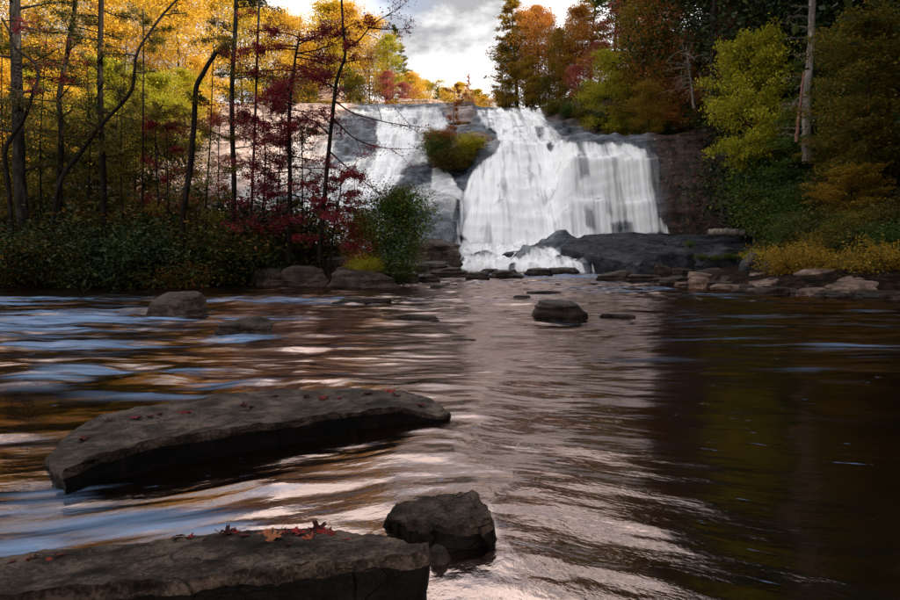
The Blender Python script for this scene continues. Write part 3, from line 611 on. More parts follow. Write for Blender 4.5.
# right bank: (px0, px1, top, base, D, mat, tilt)
g_r = 'rocks along the right bank'
RB = [(598, 632, 270.5, 281.5, None, M_bankdark, 0.3, 'brown humped rock at the pool edge below the whaleback'), (628, 668, 274, 282.5, None, M_bankdark, -0.3, 'low brown rock right of the humped pool rock'),
      (654, 674, 265, 281, 40, M_bankdark, 0, 'upright brown rock at the start of the right bank'), (664, 702, 276, 286, None, M_bankdark, 0.2, 'flat dark rock past the upright rock'),
      (690, 712, 277, 289, None, M_bank, 0.2, 'small brown cube-like rock at the water'), (714, 754, 283.5, 291.5, None, M_bank, -0.1, 'smooth pale oval rock lying at the water'),
      (688, 722, 272, 284, 36, M_bank, -0.2, 'brown rock behind the small cube-like rock'), (700, 730, 268, 281, 38, M_bankdark, 0.2, 'dark rock on the pile under the grey pointed stone'),
      (740, 768, 254, 282, 34, M_grey, 0.9, 'tilted grey pointed stone leaning by the yellow bush'), (764, 784, 262, 282, 33, M_grey, 0.2, 'small grey upright stone beside the leaning one'),
      (750, 782, 273, 288, 31, M_bank, 0.0, 'rounded brown rock below the grey stones'), (755, 802, 278, 291.5, 27.5, M_bank, 0.7, 'long tilted brown slab sloping into the river'),
      (786, 812, 280, 290, 27.8, M_bank, -0.2, 'reddish block past the tilted brown slab'), (798, 864, 269, 283, 27, M_bank, 0.1, 'long flat slab with dark shadow under its edge'),
      (805, 835, 284, 293.5, None, M_bankdark, 0.1, 'dark rock under the long flat slab'), (828, 848, 284, 294, 24.6, M_bank, 0.1, 'small reddish stone under the long flat slab'),
      (842, 880, 276, 291, 24.5, M_bank, 0.3, 'square brown rock stacked behind the big slab'), (842, 896, 281, 295.5, 23.6, M_bank, 0.45, 'big tilted brown slab at the right edge'),
      (832, 872, 290.5, 298.5, None, M_bankdark, 0.3, 'low dark wedge at the water below the big tilted slab'), (866, 930, 291, 300.5, None, M_bankdark, 0.1, 'flat dark rock in the corner of the right bank'),
      (720, 752, 276, 285, 32, M_bankdark, 0.1, 'brown rock behind the smooth oval rock'), (860, 884, 266, 280, 27, M_grey, 0.3, 'grey stone half hidden in the right bushes'),
      (818, 842, 261, 272, 30, M_grey, -0.2, 'grey stone between the two yellow bushes'), (672, 700, 268, 278, 42, M_bankdark, 0, 'dark stone behind the flat dark rock'),
      (884, 925, 283, 294, 24.2, M_bank, 0.2, 'brown slab end at the frame edge on the right bank'), (776, 800, 270, 280, 30, M_bankdark, 0, 'dark stone in the shade under the yellow bush')]
for i, q in enumerate(RB):
    R(*q[:4], q[5], q[7], 'bank_rock', D=q[4], flat=0.68, tx=q[6], depth=0.62, group=g_r, sink=0.05, seed=200 + i * 7)

ORDN = ['first', 'second', 'third', 'fourth', 'fifth', 'sixth', 'seventh', 'eighth', 'ninth', 'tenth', 'eleventh', 'twelfth', 'thirteenth', 'fourteenth', 'fifteenth', 'sixteenth', 'seventeenth', 'eighteenth']
_r = np.random.RandomState(71)
shelf = sorted([(px + _r.uniform(-5, 5), _r.uniform(20, 44)) for px in np.linspace(672, 905, 17)])
for i, (px, w_) in enumerate(shelf):
    pb = np.interp(px, [660, 700, 760, 860, 905], [283.5, 288.5, 293.5, 299, 301.5]) - _r.uniform(0, 1.6)
    R(px - w_ / 2, px + w_ / 2, pb - _r.uniform(3.5, 7.5), pb, [M_bankdark, M_bank, M_bankdark][i % 3], 'low flat shelf rock along the right waterline, %s from the falls' % ORDN[i], 'shelf_rock', flat=0.8, depth=0.7, tx=_r.uniform(-0.4, 0.4), group='shelf rocks along the right waterline', seed=500 + i * 3)

# ------------------------------------------------------------------ plant generators
class Geo:
    def __init__(s): s.v, s.f, s.n = [], [], 0
    def add(s, v, f): s.v.append(v); s.f.append(f + s.n); s.n += len(v)
    def mesh(s, name, smooth=True): return mesh_np(name, np.concatenate(s.v), np.concatenate(s.f), smooth)
    def tube(s, path, rad, n=6):
        P = np.asarray(path, float); r = np.broadcast_to(np.asarray(rad, float), (len(P),))
        T = np.gradient(P, axis=0); T /= np.linalg.norm(T, axis=1)[:, None] + 1e-9
        ref = np.where(np.abs(T[:, 2:3]) > 0.8, np.array([[1., 0, 0]]), np.array([[0, 0, 1.]]))
        # one steady reference keeps the rings from twisting
        ref = np.broadcast_to(np.array([1., 0, 0]) if abs(T[len(T) // 2, 2]) > 0.6 else np.array([0, 0, 1.]), T.shape)
        A = np.cross(T, ref); A /= np.linalg.norm(A, axis=1)[:, None] + 1e-9; B = np.cross(T, A)
        th = np.linspace(0, 2 * np.pi, n, endpoint=False)
        V = P[:, None] + r[:, None, None] * (A[:, None] * np.cos(th)[None, :, None] + B[:, None] * np.sin(th)[None, :, None])
        i = np.arange(len(P) * n).reshape(len(P), n); j = np.roll(i, -1, 1)
        s.add(V.reshape(-1, 3), np.stack([i[:-1], j[:-1], j[1:], i[1:]], -1).reshape(-1, 4))
    def leaves(s, C, size, rng, up=0.6, droop=0.0, aspect=0.62):
        n = len(C); N = rng.normal(size=(n, 3)); N[:, 2] += up * 2; N /= np.linalg.norm(N, axis=1)[:, None]
        a = rng.normal(size=(n, 3)); a[:, 2] -= droop; a -= (a * N).sum(1)[:, None] * N; a /= np.linalg.norm(a, axis=1)[:, None]
        b_ = np.cross(N, a); L_ = (size * rng.uniform(0.5, 1.5, n))[:, None]
        a = a * L_ * 0.5; b_ = b_ * L_ * 0.5 * aspect; k = N * L_ * 0.10
        V = np.stack([C - a, C + b_ * 0.9 + k - a * 0.1, C + a, C - b_ * 0.9 + k - a * 0.1], 1).reshape(-1, 3)
        s.add(V, np.arange(4 * n).reshape(n, 4))
def curve(p0, d, L_, rng, n=6, bend=0.15, lift=0.0):
    P = [np.array(p0, float)]; d = np.array(d, float); d /= np.linalg.norm(d)
    for i in range(n - 1):
        d = d + rng.normal(size=3) * bend + np.array([0, 0, lift]); d /= np.linalg.norm(d)
        P.append(P[-1] + d * L_ / (n - 1))
    return np.array(P)
def along(P, t):
    k = t * (len(P) - 1); i = min(int(k), len(P) - 2); return P[i] + (P[i + 1] - P[i]) * (k - i)

def gen_broad(seed, H=16, R=5, base=0.28, nl=16, ns=6, leaf=0.26, nleaf=9000, flat=0.45, lift=0.10, wig=0.03, up=0.7):
    r = np.random.RandomState(seed); tr, cr = Geo(), Geo()
    T = curve((0, 0, -0.5), (0, 0, 1), H * 0.98 + 0.5, r, 10, wig); r0 = 0.011 * H
    tr.tube(T, np.linspace(r0, r0 * 0.15, 10), 8)
    per = int(nleaf / (nl * (ns + 1)) / 1.5) + 1
    for i in range(nl):
        u = (i + 0.5) / nl; t_ = base + (0.98 - base) * u
        rr = R * (0.35 + 0.65 * math.sin(math.pi * min(1, u * 0.92 + 0.12)) ** 0.8) * r.uniform(0.75, 1.2)
        if u > 0.9: rr *= 0.6
        az = i * 2.4 + r.uniform(-0.5, 0.5); pt = math.radians(r.uniform(5, 30) + 45 * u)
        P = curve(along(T, t_), (math.cos(az) * math.cos(pt), math.sin(az) * math.cos(pt), math.sin(pt)), rr, r, 6, 0.12, lift)
        tr.tube(P, np.linspace(r0 * 0.38 * (1 - 0.6 * u), r0 * 0.06, 6), 5)
        ends = [P[-1]]
        for k in range(ns):
            q = 0.3 + 0.65 * (k + r.uniform(0, 1)) / ns; p = along(P, q); d = P[-1] - P[0]; d /= np.linalg.norm(d)
            d = d * 0.6 + r.normal(size=3) * np.array([0.8, 0.8, 0.4])
            S = curve(p, d, rr * r.uniform(0.25, 0.5), r, 4, 0.15, 0.05)
            tr.tube(S, np.linspace(r0 * 0.10, r0 * 0.03, 4), 3); ends += [S[-1], S[2]] if r.rand() < 0.5 else [S[-1]]
        for e_ in ends:
            sg = rr * r.uniform(0.10, 0.2) + 0.12; n = max(6, int(per * r.uniform(0.4, 1.6)))
            C = e_ + r.normal(size=(n, 3)) * np.array([sg, sg, sg * flat]); cr.leaves(C, leaf, r, up)
    return tr.mesh('trunk'), cr.mesh('crown', False), H
def gen_layer(seed, H=14, R=5, base=0.12, nl=34, leaf=0.22, nleaf=11000, droop=-0.06, thick=0.12):
    r = np.random.RandomState(seed); tr, cr = Geo(), Geo()
    T = curve((0, 0, -0.5), (0, 0, 1), H + 0.3, r, 10, 0.03); r0 = 0.010 * H
    tr.tube(T, np.linspace(r0, r0 * 0.12, 10), 8); per = nleaf / (nl * 6)
    for i in range(nl):
        u = (i + 0.5) / nl; t_ = base + (0.97 - base) * u
        rr = R * (1 - u) ** 0.55 * r.uniform(0.6, 1.15) * (0.75 + 0.25 * min(1, u * 5)) + 0.5
        az = i * 2.4 + r.uniform(-0.6, 0.6); pt = math.radians(r.uniform(2, 28))
        P = curve(along(T, t_), (math.cos(az) * math.cos(pt), math.sin(az) * math.cos(pt), math.sin(pt)), rr, r, 7, 0.07, droop)
        tr.tube(P, np.linspace(r0 * 0.28 * (1 - 0.5 * u), r0 * 0.04, 7), 4)
        d = P[-1] - P[0]; d[2] = 0; d /= np.linalg.norm(d) + 1e-9; side = np.array([-d[1], d[0], 0])
        for k in range(6):
            q = 0.35 + 0.65 * (k + 0.6) / 6; p = along(P, q); w = rr * 0.20 * (1.25 - q) + 0.25
            n = max(5, int(per * r.uniform(0.5, 1.5)))
            lat = r.normal(size=n) * w; C = p + lat[:, None] * side + r.normal(size=(n, 1)) * 0.3 * d + np.array([0, 0, 1]) * (r.normal(size=(n, 1)) * thick - 0.10 * np.abs(lat)[:, None])
            cr.leaves(C, leaf, r, 1.2, 0.3)
    return tr.mesh('trunk'), cr.mesh('crown', False), H
def gen_oval(seed, H=14, R=4.4, base=0.22, nl=64, leaf=0.21, nleaf=23000):
    r = np.random.RandomState(seed); tr, cr = Geo(), Geo()
    T = curve((0, 0, -0.5), (0, 0, 1), H + 0.2, r, 10, 0.04); r0 = 0.010 * H
    tr.tube(T, np.linspace(r0, r0 * 0.12, 10), 8); per = nleaf / (nl * 6)
    for i in range(nl):
        u = (i + r.rand()) / nl; t_ = base + (0.98 - base) * u
        rr = R * (math.sin(math.pi * (0.16 + 0.80 * u)) ** 0.75) * r.uniform(0.55, 1.15) + 0.3
        az = i * 2.4 + r.uniform(-0.6, 0.6); pt = math.radians(r.uniform(5, 30) + 25 * u)
        P = curve(along(T, t_ * 0.93), (math.cos(az) * math.cos(pt), math.sin(az) * math.cos(pt), math.sin(pt)), rr, r, 7, 0.08, -0.05)
        tr.tube(P, np.linspace(r0 * 0.25 * (1 - 0.5 * u), r0 * 0.04, 7), 4)
        d = P[-1] - P[0]; d[2] = 0; d /= np.linalg.norm(d) + 1e-9; side = np.array([-d[1], d[0], 0])
        for k in range(6):
            q = 0.3 + 0.7 * (k + 0.6) / 6; p = along(P, q); w = rr * 0.16 * (1.3 - q) + 0.22; n = max(5, int(per * r.uniform(0.4, 1.6)))
            lat = r.normal(size=n) * w; C = p + lat[:, None] * side + r.normal(size=(n, 1)) * 0.3 * d + np.array([0, 0, 1]) * (r.normal(size=(n, 1)) * 0.16 - 0.25 * np.abs(lat)[:, None])
            cr.leaves(C, leaf, r, 1.0, 0.4)
    return tr.mesh('trunk'), cr.mesh('crown', False), H
def gen_conifer(seed, H=22, R=3.0, base=0.18, nl=70, leaf=0.30, nleaf=9000, irregular=0.3, droop=-0.03):
    r = np.random.RandomState(seed); tr, cr = Geo(), Geo()
    T = curve((0, 0, -0.5), (0, 0, 1), H + 0.3, r, 10, 0.012); r0 = 0.010 * H
    tr.tube(T, np.linspace(r0, r0 * 0.08, 10), 8); per = nleaf / (nl * 5)
    for i in range(nl):
        u = (i + r.rand()) / nl; t_ = base + (0.99 - base) * u
        rr = R * (1 - u) ** 0.75 * r.uniform(1 - irregular, 1 + irregular) + 0.3
        az = r.uniform(0, 6.283); pt = math.radians(r.uniform(-8, 18) + 25 * u)
        P = curve(along(T, t_), (math.cos(az) * math.cos(pt), math.sin(az) * math.cos(pt), math.sin(pt)), rr, r, 5, 0.06, droop)
        tr.tube(P, np.linspace(r0 * 0.16, r0 * 0.03, 5), 3)
        for k in range(5):
            q = 0.3 + 0.7 * (k + 0.6) / 5; p = along(P, q); n = max(3, int(per * r.uniform(0.5, 1.5)))
            C = p + r.normal(size=(n, 3)) * np.array([0.28, 0.28, 0.12]) * (0.5 + 0.5 * rr / R + 0.1); cr.leaves(C, leaf, r, 0.8, 0.3, 0.4)
    return tr.mesh('trunk'), cr.mesh('crown', False), H
def gen_shrub(seed, H=3.0, R=1.8, ns=12, leaf=0.13, nleaf=6000, flat=0.6, clump=0.22):
    r = np.random.RandomState(seed); tr, cr = Geo(), Geo(); per = nleaf / (ns * 9)
    for i in range(ns):
        az = i * 2.4 + r.uniform(-.3, .3); q = (i + 0.5) / ns; out = R * math.sqrt(q)
        tip = np.array([math.cos(az) * out, math.sin(az) * out, H * (1 - 0.5 * q ** 1.5) * r.uniform(0.8, 1.0)])
        P = np.array([(0, 0, -0.3) + (tip + np.array([0, 0, .3])) * s_ * np.array([s_ ** 0.5, s_ ** 0.5, 1]) + r.normal(size=3) * 0.05 for s_ in np.linspace(0, 1, 6)])
        tr.tube(P, np.linspace(0.035, 0.008, 6), 5)
        for k in range(9):
            s_ = 0.25 + 0.75 * (k + 0.7) / 9; p = along(P, min(1, s_)) + r.normal(size=3) * np.array([R * .16, R * .16, H * .06])
            sg = R * clump * r.uniform(0.6, 1.2); n = max(4, int(per * r.uniform(0.4, 1.6)))
            cr.leaves(p + r.normal(size=(n, 3)) * np.array([sg, sg, sg * flat]), leaf, r, 0.7)
    return tr.mesh('stem'), cr.mesh('foliage', False), H

PROTO = {
    'broad': [gen_broad(11, nleaf=13000), gen_broad(12, R=4.2, H=17, nleaf=12000), gen_broad(13, R=5.6, H=15, nleaf=14000, nl=18)],
    'full': [gen_broad(14, H=17, R=5.2, base=0.07, nl=24, ns=6, nleaf=26000, leaf=0.23), gen_broad(15, H=18, R=4.6, base=0.05, nl=26, ns=6, nleaf=26000, leaf=0.23), gen_broad(16, H=16, R=5.8, base=0.08, nl=24, ns=7, nleaf=26000, leaf=0.23)],
    'layer': [gen_layer(21, nleaf=15000), gen_layer(22, R=4.2, H=15, nleaf=13000)],
    'layerfine': [gen_layer(23, H=14, R=5, nl=46, nleaf=26000, leaf=0.17, thick=0.09)],
    'oval': [gen_oval(24, base=0.47, R=4.4, nl=58), gen_oval(25, R=5.0, H=13)],
    'conifer': [gen_conifer(31), gen_conifer(32, R=2.6, irregular=0.5, nl=55)],
    'pine': [gen_conifer(33, H=20, R=3.6, base=0.35, nl=34, irregular=0.55, nleaf=7000)],
    'shrub': [gen_shrub(41, nleaf=8000), gen_shrub(42, H=2.6, R=2.0, ns=14, nleaf=8000), gen_shrub(43, H=3.4, R=1.6, nleaf=8000)],
    'bigshrub': [gen_shrub(47, H=5, R=3.0, ns=20, leaf=0.19, nleaf=11000, clump=0.17), gen_shrub(48, H=4.6, R=3.2, ns=22, leaf=0.19, nleaf=11000, clump=0.16)],
    'fineshrub': [gen_shrub(44, H=2.2, R=1.7, ns=18, leaf=0.085, nleaf=11000, clump=0.16), gen_shrub(45, H=2.0, R=1.8, ns=18, leaf=0.085, nleaf=11000, clump=0.16)],
    'bush': [gen_broad(46, H=4.0, R=2.2, base=0.05, nl=24, ns=7, leaf=0.13, nleaf=20000, flat=0.75)],
}
_rng = np.random.RandomState(99)
def plant(kind, px, D, top, mat, label, name, cat='tree', group=None, wide=1.0, var=None, bark=None, base_py=None, rot=None, lean=0.0):
    protos = PROTO[kind]; tm, cm, H = protos[var if var is not None else _rng.randint(len(protos))]
    x = (px - CX) / F_PX * D; z = hgt(x, D) if base_py is None else zz(base_py, D)
    hh = max(4.0 if cat == 'tree' else (2.4 if 'shrub' == kind else 3.8 if kind == 'bigshrub' and 'slope' in name else 2.4 if kind == 'bigshrub' else 0.5), zz(top, D) - z); s_ = hh / H
    e_ = bpy.data.objects.new(name, None); COL.objects.link(e_)
    e_.location = (x, D, z - 0.1); e_.scale = (s_ * wide, s_ * wide, s_)
    e_.rotation_euler = (0, lean, rot if rot is not None else _rng.uniform(0, 6.28))
    e_['label'] = label; e_['category'] = cat
    if group: e_['group'] = group
    link('trunk' if cat == 'tree' else 'stem', tm, bark or B_dark, e_)
    link('crown' if cat == 'tree' else 'foliage', cm, LM[mat], e_)
    return e_
ORD = ['first', 'second', 'third', 'fourth', 'fifth', 'sixth', 'seventh', 'eighth', 'ninth', 'tenth', 'eleventh', 'twelfth', 'thirteenth', 'fourteenth', 'fifteenth', 'sixteenth', 'seventeenth', 'eighteenth', 'nineteenth', 'twentieth', 'twenty-first', 'twenty-second', 'twenty-third', 'twenty-fourth', 'twenty-fifth', 'twenty-sixth', 'twenty-seventh', 'twenty-eighth', 'twenty-ninth', 'thirtieth', 'thirty-first', 'thirty-second']
def row(specs, kind, fmt, name, **k):
    """a row of alike plants, told apart by their order from the left"""
    specs = sorted(specs, key=lambda q: q[0])
    for i, q in enumerate(specs):
        plant(kind if isinstance(kind, str) else kind[i % len(kind)], q[0], q[1], q[2], q[3], fmt.format(ORD[i]), name, wide=q[4] if len(q) > 4 else 1.0, **k)

# ------------------------------------------------------------------ far left: sunlit autumn wood on the hill
row([(-70, 88, -40, 'gold', 1.1), (-25, 92, -30, 'yellow'), (15, 84, -25, 'gold', 1.1), (52, 90, -35, 'yellow'), (88, 82, -20, 'gold'), (122, 90, -35, 'gold', 1.1), (150, 96, -30, 'yellow'), (182, 88, -12, 'gold', 1.1),
     (212, 98, -20, 'gold'), (243, 102, -8, 'yellow'), (268, 106, 8, 'gold', 1.1)], 'full', 'tall golden tree on the sunlit hill, {} from the left edge', 'golden_tree', group='golden trees on the hill')
row([(296, 110, 18, 'gold', 1.0), (322, 112, 4, 'yellow', 1.0), (350, 112, 4, 'gold', 1.0), (370, 110, 16, 'gold', 0.9), (386, 108, 32, 'lime', 0.9), (335, 106, 38, 'yellow', 1.0), (308, 108, 40, 'gold', 1.0)], 'full',
    'golden tree above the pale hilltop blocks, {} from the left', 'golden_tree', group='golden trees above the side fall')
row([(402, 112, 42, 'olive', 0.8), (392, 118, 24, 'green', 0.9)], 'pine', 'dark pine at the right end of the golden trees, {} from the left', 'pine_tree', group='pines at the sky gap')
row([(30, 72, 70, 'lime', 1.2), (70, 70, 85, 'gold', 1.1), (110, 74, 60, 'lime', 1.2), (150, 76, 75, 'lime', 1.1), (0, 66, 60, 'gold', 1.3), (185, 82, 70, 'lime', 1.0), (-40, 68, 60, 'lime', 1.2), (205, 90, 62, 'gold', 1.0)], 'full',
    'lower yellow-green tree half hidden behind the bank trunks, {} from the left', 'understory_tree', group='lower trees behind the left bank')
row([(255, 104, 76, 'green', 1.5), (285, 105, 74, 'green', 1.5), (305, 106, 78, 'olive', 1.4), (360, 105, 74, 'olive', 1.4), (385, 105, 70, 'pinkred', 1.3), (350, 107, 66, 'green', 1.3), (405, 106, 84, 'pinkred', 1.3), (232, 102, 82, 'olive', 1.3)], 'full',
    'low bushy tree along the top of the pale rock slope, {} from the left', 'hilltop_tree', group='bushy trees on the rock rim')
row([(416, 140, 76, 'gold', 1.2), (430, 150, 84, 'yellow', 1.2), (446, 145, 86, 'gold', 1.3), (458, 155, 80, 'gold', 1.2), (474, 150, 90, 'yellow', 1.3), (486, 140, 94, 'gold', 1.3), (408, 135, 72, 'gold', 1.1), (500, 138, 92, 'gold', 1.2)], 'full',
    'small golden tree on the skyline between the falls, {} from the left', 'skyline_tree', group='far trees in the sky gap')
row([(438, 140, 86, 'green', 0.9), (469, 128, 72, 'pinkred', 0.6)], 'pine', 'small slim dark tree on the skyline gap, {} from the left', 'skyline_tree', group='slim far trees in the sky gap')

# ------------------------------------------------------------------ right hill
g = 'trees on the right hillside'
plant('conifer', 517, 108, -8, 'ochre', 'tall narrow brownish conifer rising beside the sky gap', 'conifer_tree', group=g, wide=1.8, var=0)
plant('full', 509, 107, 36, 'olive', 'narrow olive tree at the foot of the tall conifer by the sky gap', 'olive_tree', group=g, wide=0.8)
plant('conifer', 503, 114, 40, 'orange', 'shorter rusty conifer at the edge of the sky gap', 'conifer_tree', group=g, wide=1.2, var=1)
plant('full', 540, 106, 4, 'orange', 'tall orange-tinted tree right of the narrow conifer', 'orange_tree', group=g, wide=0.85)
plant('full', 526, 102, 55, 'ochre', 'low ochre tree under the narrow conifer', 'ochre_tree', group=g, wide=1.1)
plant('full', 560, 100, 26, 'ochre', 'yellow-brown tree between orange tree and dusky red tree', 'ochre_tree', group=g, wide=1.0)
plant('full', 573, 100, 8, 'orange', 'slim orange treetop behind the dusky red tree', 'orange_tree', group=g, wide=0.85)
plant('full', 505, 104, 80, 'ochre', 'small ochre bushy tree right at the lip of the main fall', 'ochre_tree', group=g, wide=1.3)
plant('full', 545, 98, 76, 'olive', 'low olive bushy tree above the lip of the main fall', 'olive_tree', group=g, wide=1.3)
for i, (px, D, tp, mt, w) in enumerate([(528, 112, 14, 'orange', 0.8), (550, 113, 14, 'russet', 0.9), (564, 108, 44, 'ochre', 1.0), (584, 101, 22, 'orange', 0.9), (532, 100, 78, 'ochre', 1.3), (560, 97, 80, 'ochre', 1.2), (586, 92, 84, 'olive', 1.2), (628, 88, 40, 'ochre', 1.0), (660, 84, 40, 'russet', 1.0)]):
    plant('full', px, D, tp, mt, 'autumn tree filling the right ridge above the fall, %s of nine from the sky gap' % ORD[[0, 2, 4, 5, 1, 3, 6, 7, 8][i]], 'ridge_tree', group='autumn trees on the right ridge', wide=w)
plant('full', 598, 94, 44, 'pinkred', 'dusky red tree halfway up behind the yellow-green tree', 'red_tree', group=g, wide=1.1, var=2)
plant('full', 577, 95, 64, 'pinkred', 'lower dusky red tree above the lip ledge', 'red_tree', group=g, wide=1.1, var=0)
plant('conifer', 590, 106, -30, 'green', 'dark green pine high behind the dusky red tree', 'pine_tree', group=g, wide=1.9)
plant('conifer', 614, 104, -40, 'olive', 'dark olive pine high right of the green pine', 'pine_tree', group=g, wide=1.9)
plant('full', 620, 96, -4, 'pinkred', 'pale pinkish treetop behind the pines', 'red_tree', group=g, wide=0.8)
plant('full', 608, 84, 50, 'lime', 'yellow-green tree above the ledge of the main fall', 'yellow_green_tree', group=g, wide=1.0, var=0)
plant('full', 640, 82, -12, 'ochre', 'tall green and yellow tree above the fall shoulder', 'ochre_tree', group=g, wide=0.9, var=1)
plant('full', 668, 80, -28, 'russet', 'tall russet tree reaching the top edge', 'russet_tree', group=g, wide=0.85, var=1)
plant('full', 688, 76, 30, 'russet', 'lower russet tree in front of the tall russet one', 'russet_tree', group=g, wide=0.9, var=0)
plant('full', 650, 76, 84, 'ochre', 'small orange-green tree right of the yellow-green tree', 'ochre_tree', group=g, wide=1.1, var=2)
plant('oval', 745, 55, 14, 'lime', 'bright yellow-green tree with flat layered sprays', 'yellow_green_tree', group=g, wide=0.62, rot=1.0, var=0)
plant('full', 742, 68, -30, 'crimson', 'dark crimson tree behind the bright layered tree', 'red_tree', group=g, wide=0.8)
plant('oval', 872, 38, 0, 'olive', 'large drooping olive tree at the right edge', 'olive_tree', group=g, wide=0.95, rot=2.0, var=1)
plant('oval', 930, 36, -40, 'olive', 'tall olive tree cut by the right edge', 'olive_tree', group=g, wide=1.0, var=1)
plant('oval', 842, 42, 100, 'olive', 'lower olive tree in front of the bare snag', 'olive_tree', group=g, wide=1.0, var=1)
plant('oval', 850, 36, 160, 'ochre', 'small ochre tree low under the drooping olive tree', 'ochre_tree', group=g, wide=1.4, var=1)
row([(640, 96, -45, 'dark', 1.1), (665, 92, -60, 'dark', 1.1), (698, 80, -80, 'dark', 1.1), (728, 76, -120, 'dark', 1.0), (760, 72, -150, 'dark', 1.0), (785, 66, -180, 'dark', 1.0), (815, 62, -200, 'dark', 1.0), (845, 60, -210, 'dark', 1.0),
     (880, 54, -190, 'dark', 1.1), (920, 52, -200, 'dark', 1.1), (960, 46, -240, 'dark', 1.1), (1010, 42, -280, 'dark', 1.1)], ['full'], 'tall dark evergreen high on the right hill, {} from the left', 'dark_evergreen', group='dark evergreens behind the right hill trees')
row([(718, 73, 62, 'olive', 0.8), (742, 68, 104, 'green', 0.9), (778, 60, 84, 'olive', 0.9), (795, 56, 104, 'green', 0.9), (818, 48, 56, 'green', 1.2), (838, 46, 14, 'green', 1.2), (900, 42, 10, 'dark', 1.3)], 'layer',
    'dark hemlock filling the gap on the right slope, {} from the left', 'hemlock_tree', group='hemlocks on the right slope')
sh = [(553, 93, 112, 'olive'), (568, 91, 106, 'green'), (584, 89, 110, 'olive'), (600, 87, 114, 'green'), (616, 85, 116, 'olive'), (632, 83, 118, 'green'), (648, 81, 116, 'olive'), (662, 79, 114, 'green'), (680, 79, 112, 'green'), (578, 96, 94, 'dull'), (626, 90, 98, 'dull'), (602, 92, 96, 'green'), (652, 86, 98, 'dull'), (704, 76, 118, 'olive')]
row([(*q, 1.2) for q in sh], 'bigshrub', 'bushy evergreen shrub along the brow above the fall ledge, {} from the left', 'brow_shrub', cat='shrub', group='shrubs above the fall ledge')
sh = [(722, 77, 138, 'olive'), (729, 74, 150, 'olive'), (736, 73, 160, 'green'), (742, 70, 168, 'lime'), (734, 70, 196, 'green'), (750, 68, 182, 'olive'), (748, 66, 206, 'green'), (762, 66, 200, 'green'), (728, 72, 130, 'green'), (734, 70, 142, 'olive'), (740, 67, 152, 'green'), (775, 70, 134, 'dark'), (822, 58, 150, 'lime'), (824, 58, 158, 'green'), (768, 70, 160, 'green'), (832, 55, 172, 'green'), (828, 53, 190, 'green'), (836, 50, 186, 'dark'), (785, 51, 168, 'green'), (800, 48, 158, 'dark'),
      (786, 48, 192, 'green'), (812, 44, 178, 'green'), (832, 42, 188, 'dull'), (856, 40, 192, 'olive'), (776, 58, 136, 'dark'), (800, 54, 132, 'green'), (825, 50, 138, 'dark')]
row([(*q, 0.75 if q[0] < 770 else 1.0) for q in sh], 'bigshrub', 'rounded rhododendron on the slope right of the bare cliff, {} from the left', 'slope_shrub', cat='shrub', group='rhododendrons on the right slope')
sh = [(802, 42, 212, 'dull'), (806, 39, 206, 'green'), (826, 36, 205, 'dull'), (850, 34, 208, 'green'), (876, 32, 202, 'olive'), (903, 31, 195, 'dull'), (834, 33, 230, 'olive'), (812, 37, 226, 'dull'), (862, 31, 226, 'dull'), (895, 29, 222, 'green')]
row([(*q, 1.1) for q in sh], 'bigshrub', 'dark leafy shrub low behind the yellow bank bushes, {} from the left', 'bank_shrub', cat='shrub', group='dark shrubs behind the right bank')
plant('fineshrub', 794, 30, 237, 'ochre', 'round yellow-brown bush above the right bank rocks', 'yellow_bush', 'bush', group='yellow bushes on the right bank', wide=1.15, var=0, base_py=278)
plant('fineshrub', 876, 26.5, 236, 'ochre', 'yellow-brown bush at the right edge above the big slab', 'yellow_bush', 'bush', group='yellow bushes on the right bank', wide=1.15, var=1, base_py=284)
plant('fineshrub', 836, 29.5, 252, 'ochre', 'small low yellow bush between the two larger ones', 'yellow_bush', 'bush', group='yellow bushes on the right bank', wide=1.3, var=1, base_py=276)
plant('fineshrub', 762, 40, 246, 'lime', 'tiny yellow-green plant by the fallen log', 'yellow_bush', 'bush', group='yellow bushes on the right bank', wide=1.3, var=0)
for i, (px, py, w) in enumerate([(702, 256, 1.3), (716, 257, 1.2), (730, 255, 1.3), (690, 243, 1.0), (745, 254, 1.2)]):
    plant('fineshrub', px, 48.2, py - 4, 'green', 'patch of low green growth on the mossy step, %s from the left' % ['second', 'third', 'fourth', 'first', 'fifth'][i], 'ledge_plant', 'plant', group='green growth on the ledge', wide=w * 1.0, base_py=py + 3)
# unseen trees added to block sun and sky, near right bank and behind camera
def shade_plant(x, y, height, mat, label, name, group, kind='full', wide=1.0):
    protos = PROTO[kind]; tm, cm, H = protos[_rng.randint(len(protos))]; s_ = height / H
    e_ = bpy.data.objects.new(name, None); COL.objects.link(e_); e_.location = (x, y, hgt(x, y) - 0.1)
    e_.scale = (s_ * wide, s_ * wide, s_); e_.rotation_euler = (0, 0, _rng.uniform(0, 6.28)); e_['label'] = label; e_['category'] = 'tree'; e_['group'] = group
    link('trunk', tm, B_dark, e_); link('crown', cm, LM[mat], e_)
for i, (x, y, q) in enumerate([(26, 18, 27), (25, 11, 28), (29, 5, 29), (31, -1, 28), (33, 14, 30), (34, 22, 30), (38, 8, 30), (37, 30, 28), (30, 26, 24), (36, -8, 28), (43, 17, 30), (45, 30, 30), (42, 0, 30)]):
    shade_plant(x, y, q * 1.18, 'dark', 'tall evergreen added for shade on the near right bank outside the view, %s along it' % ORD[i], 'dark_evergreen', 'unseen shade evergreens along the near right bank')  # dark_evergreen here names unseen trees added for shade
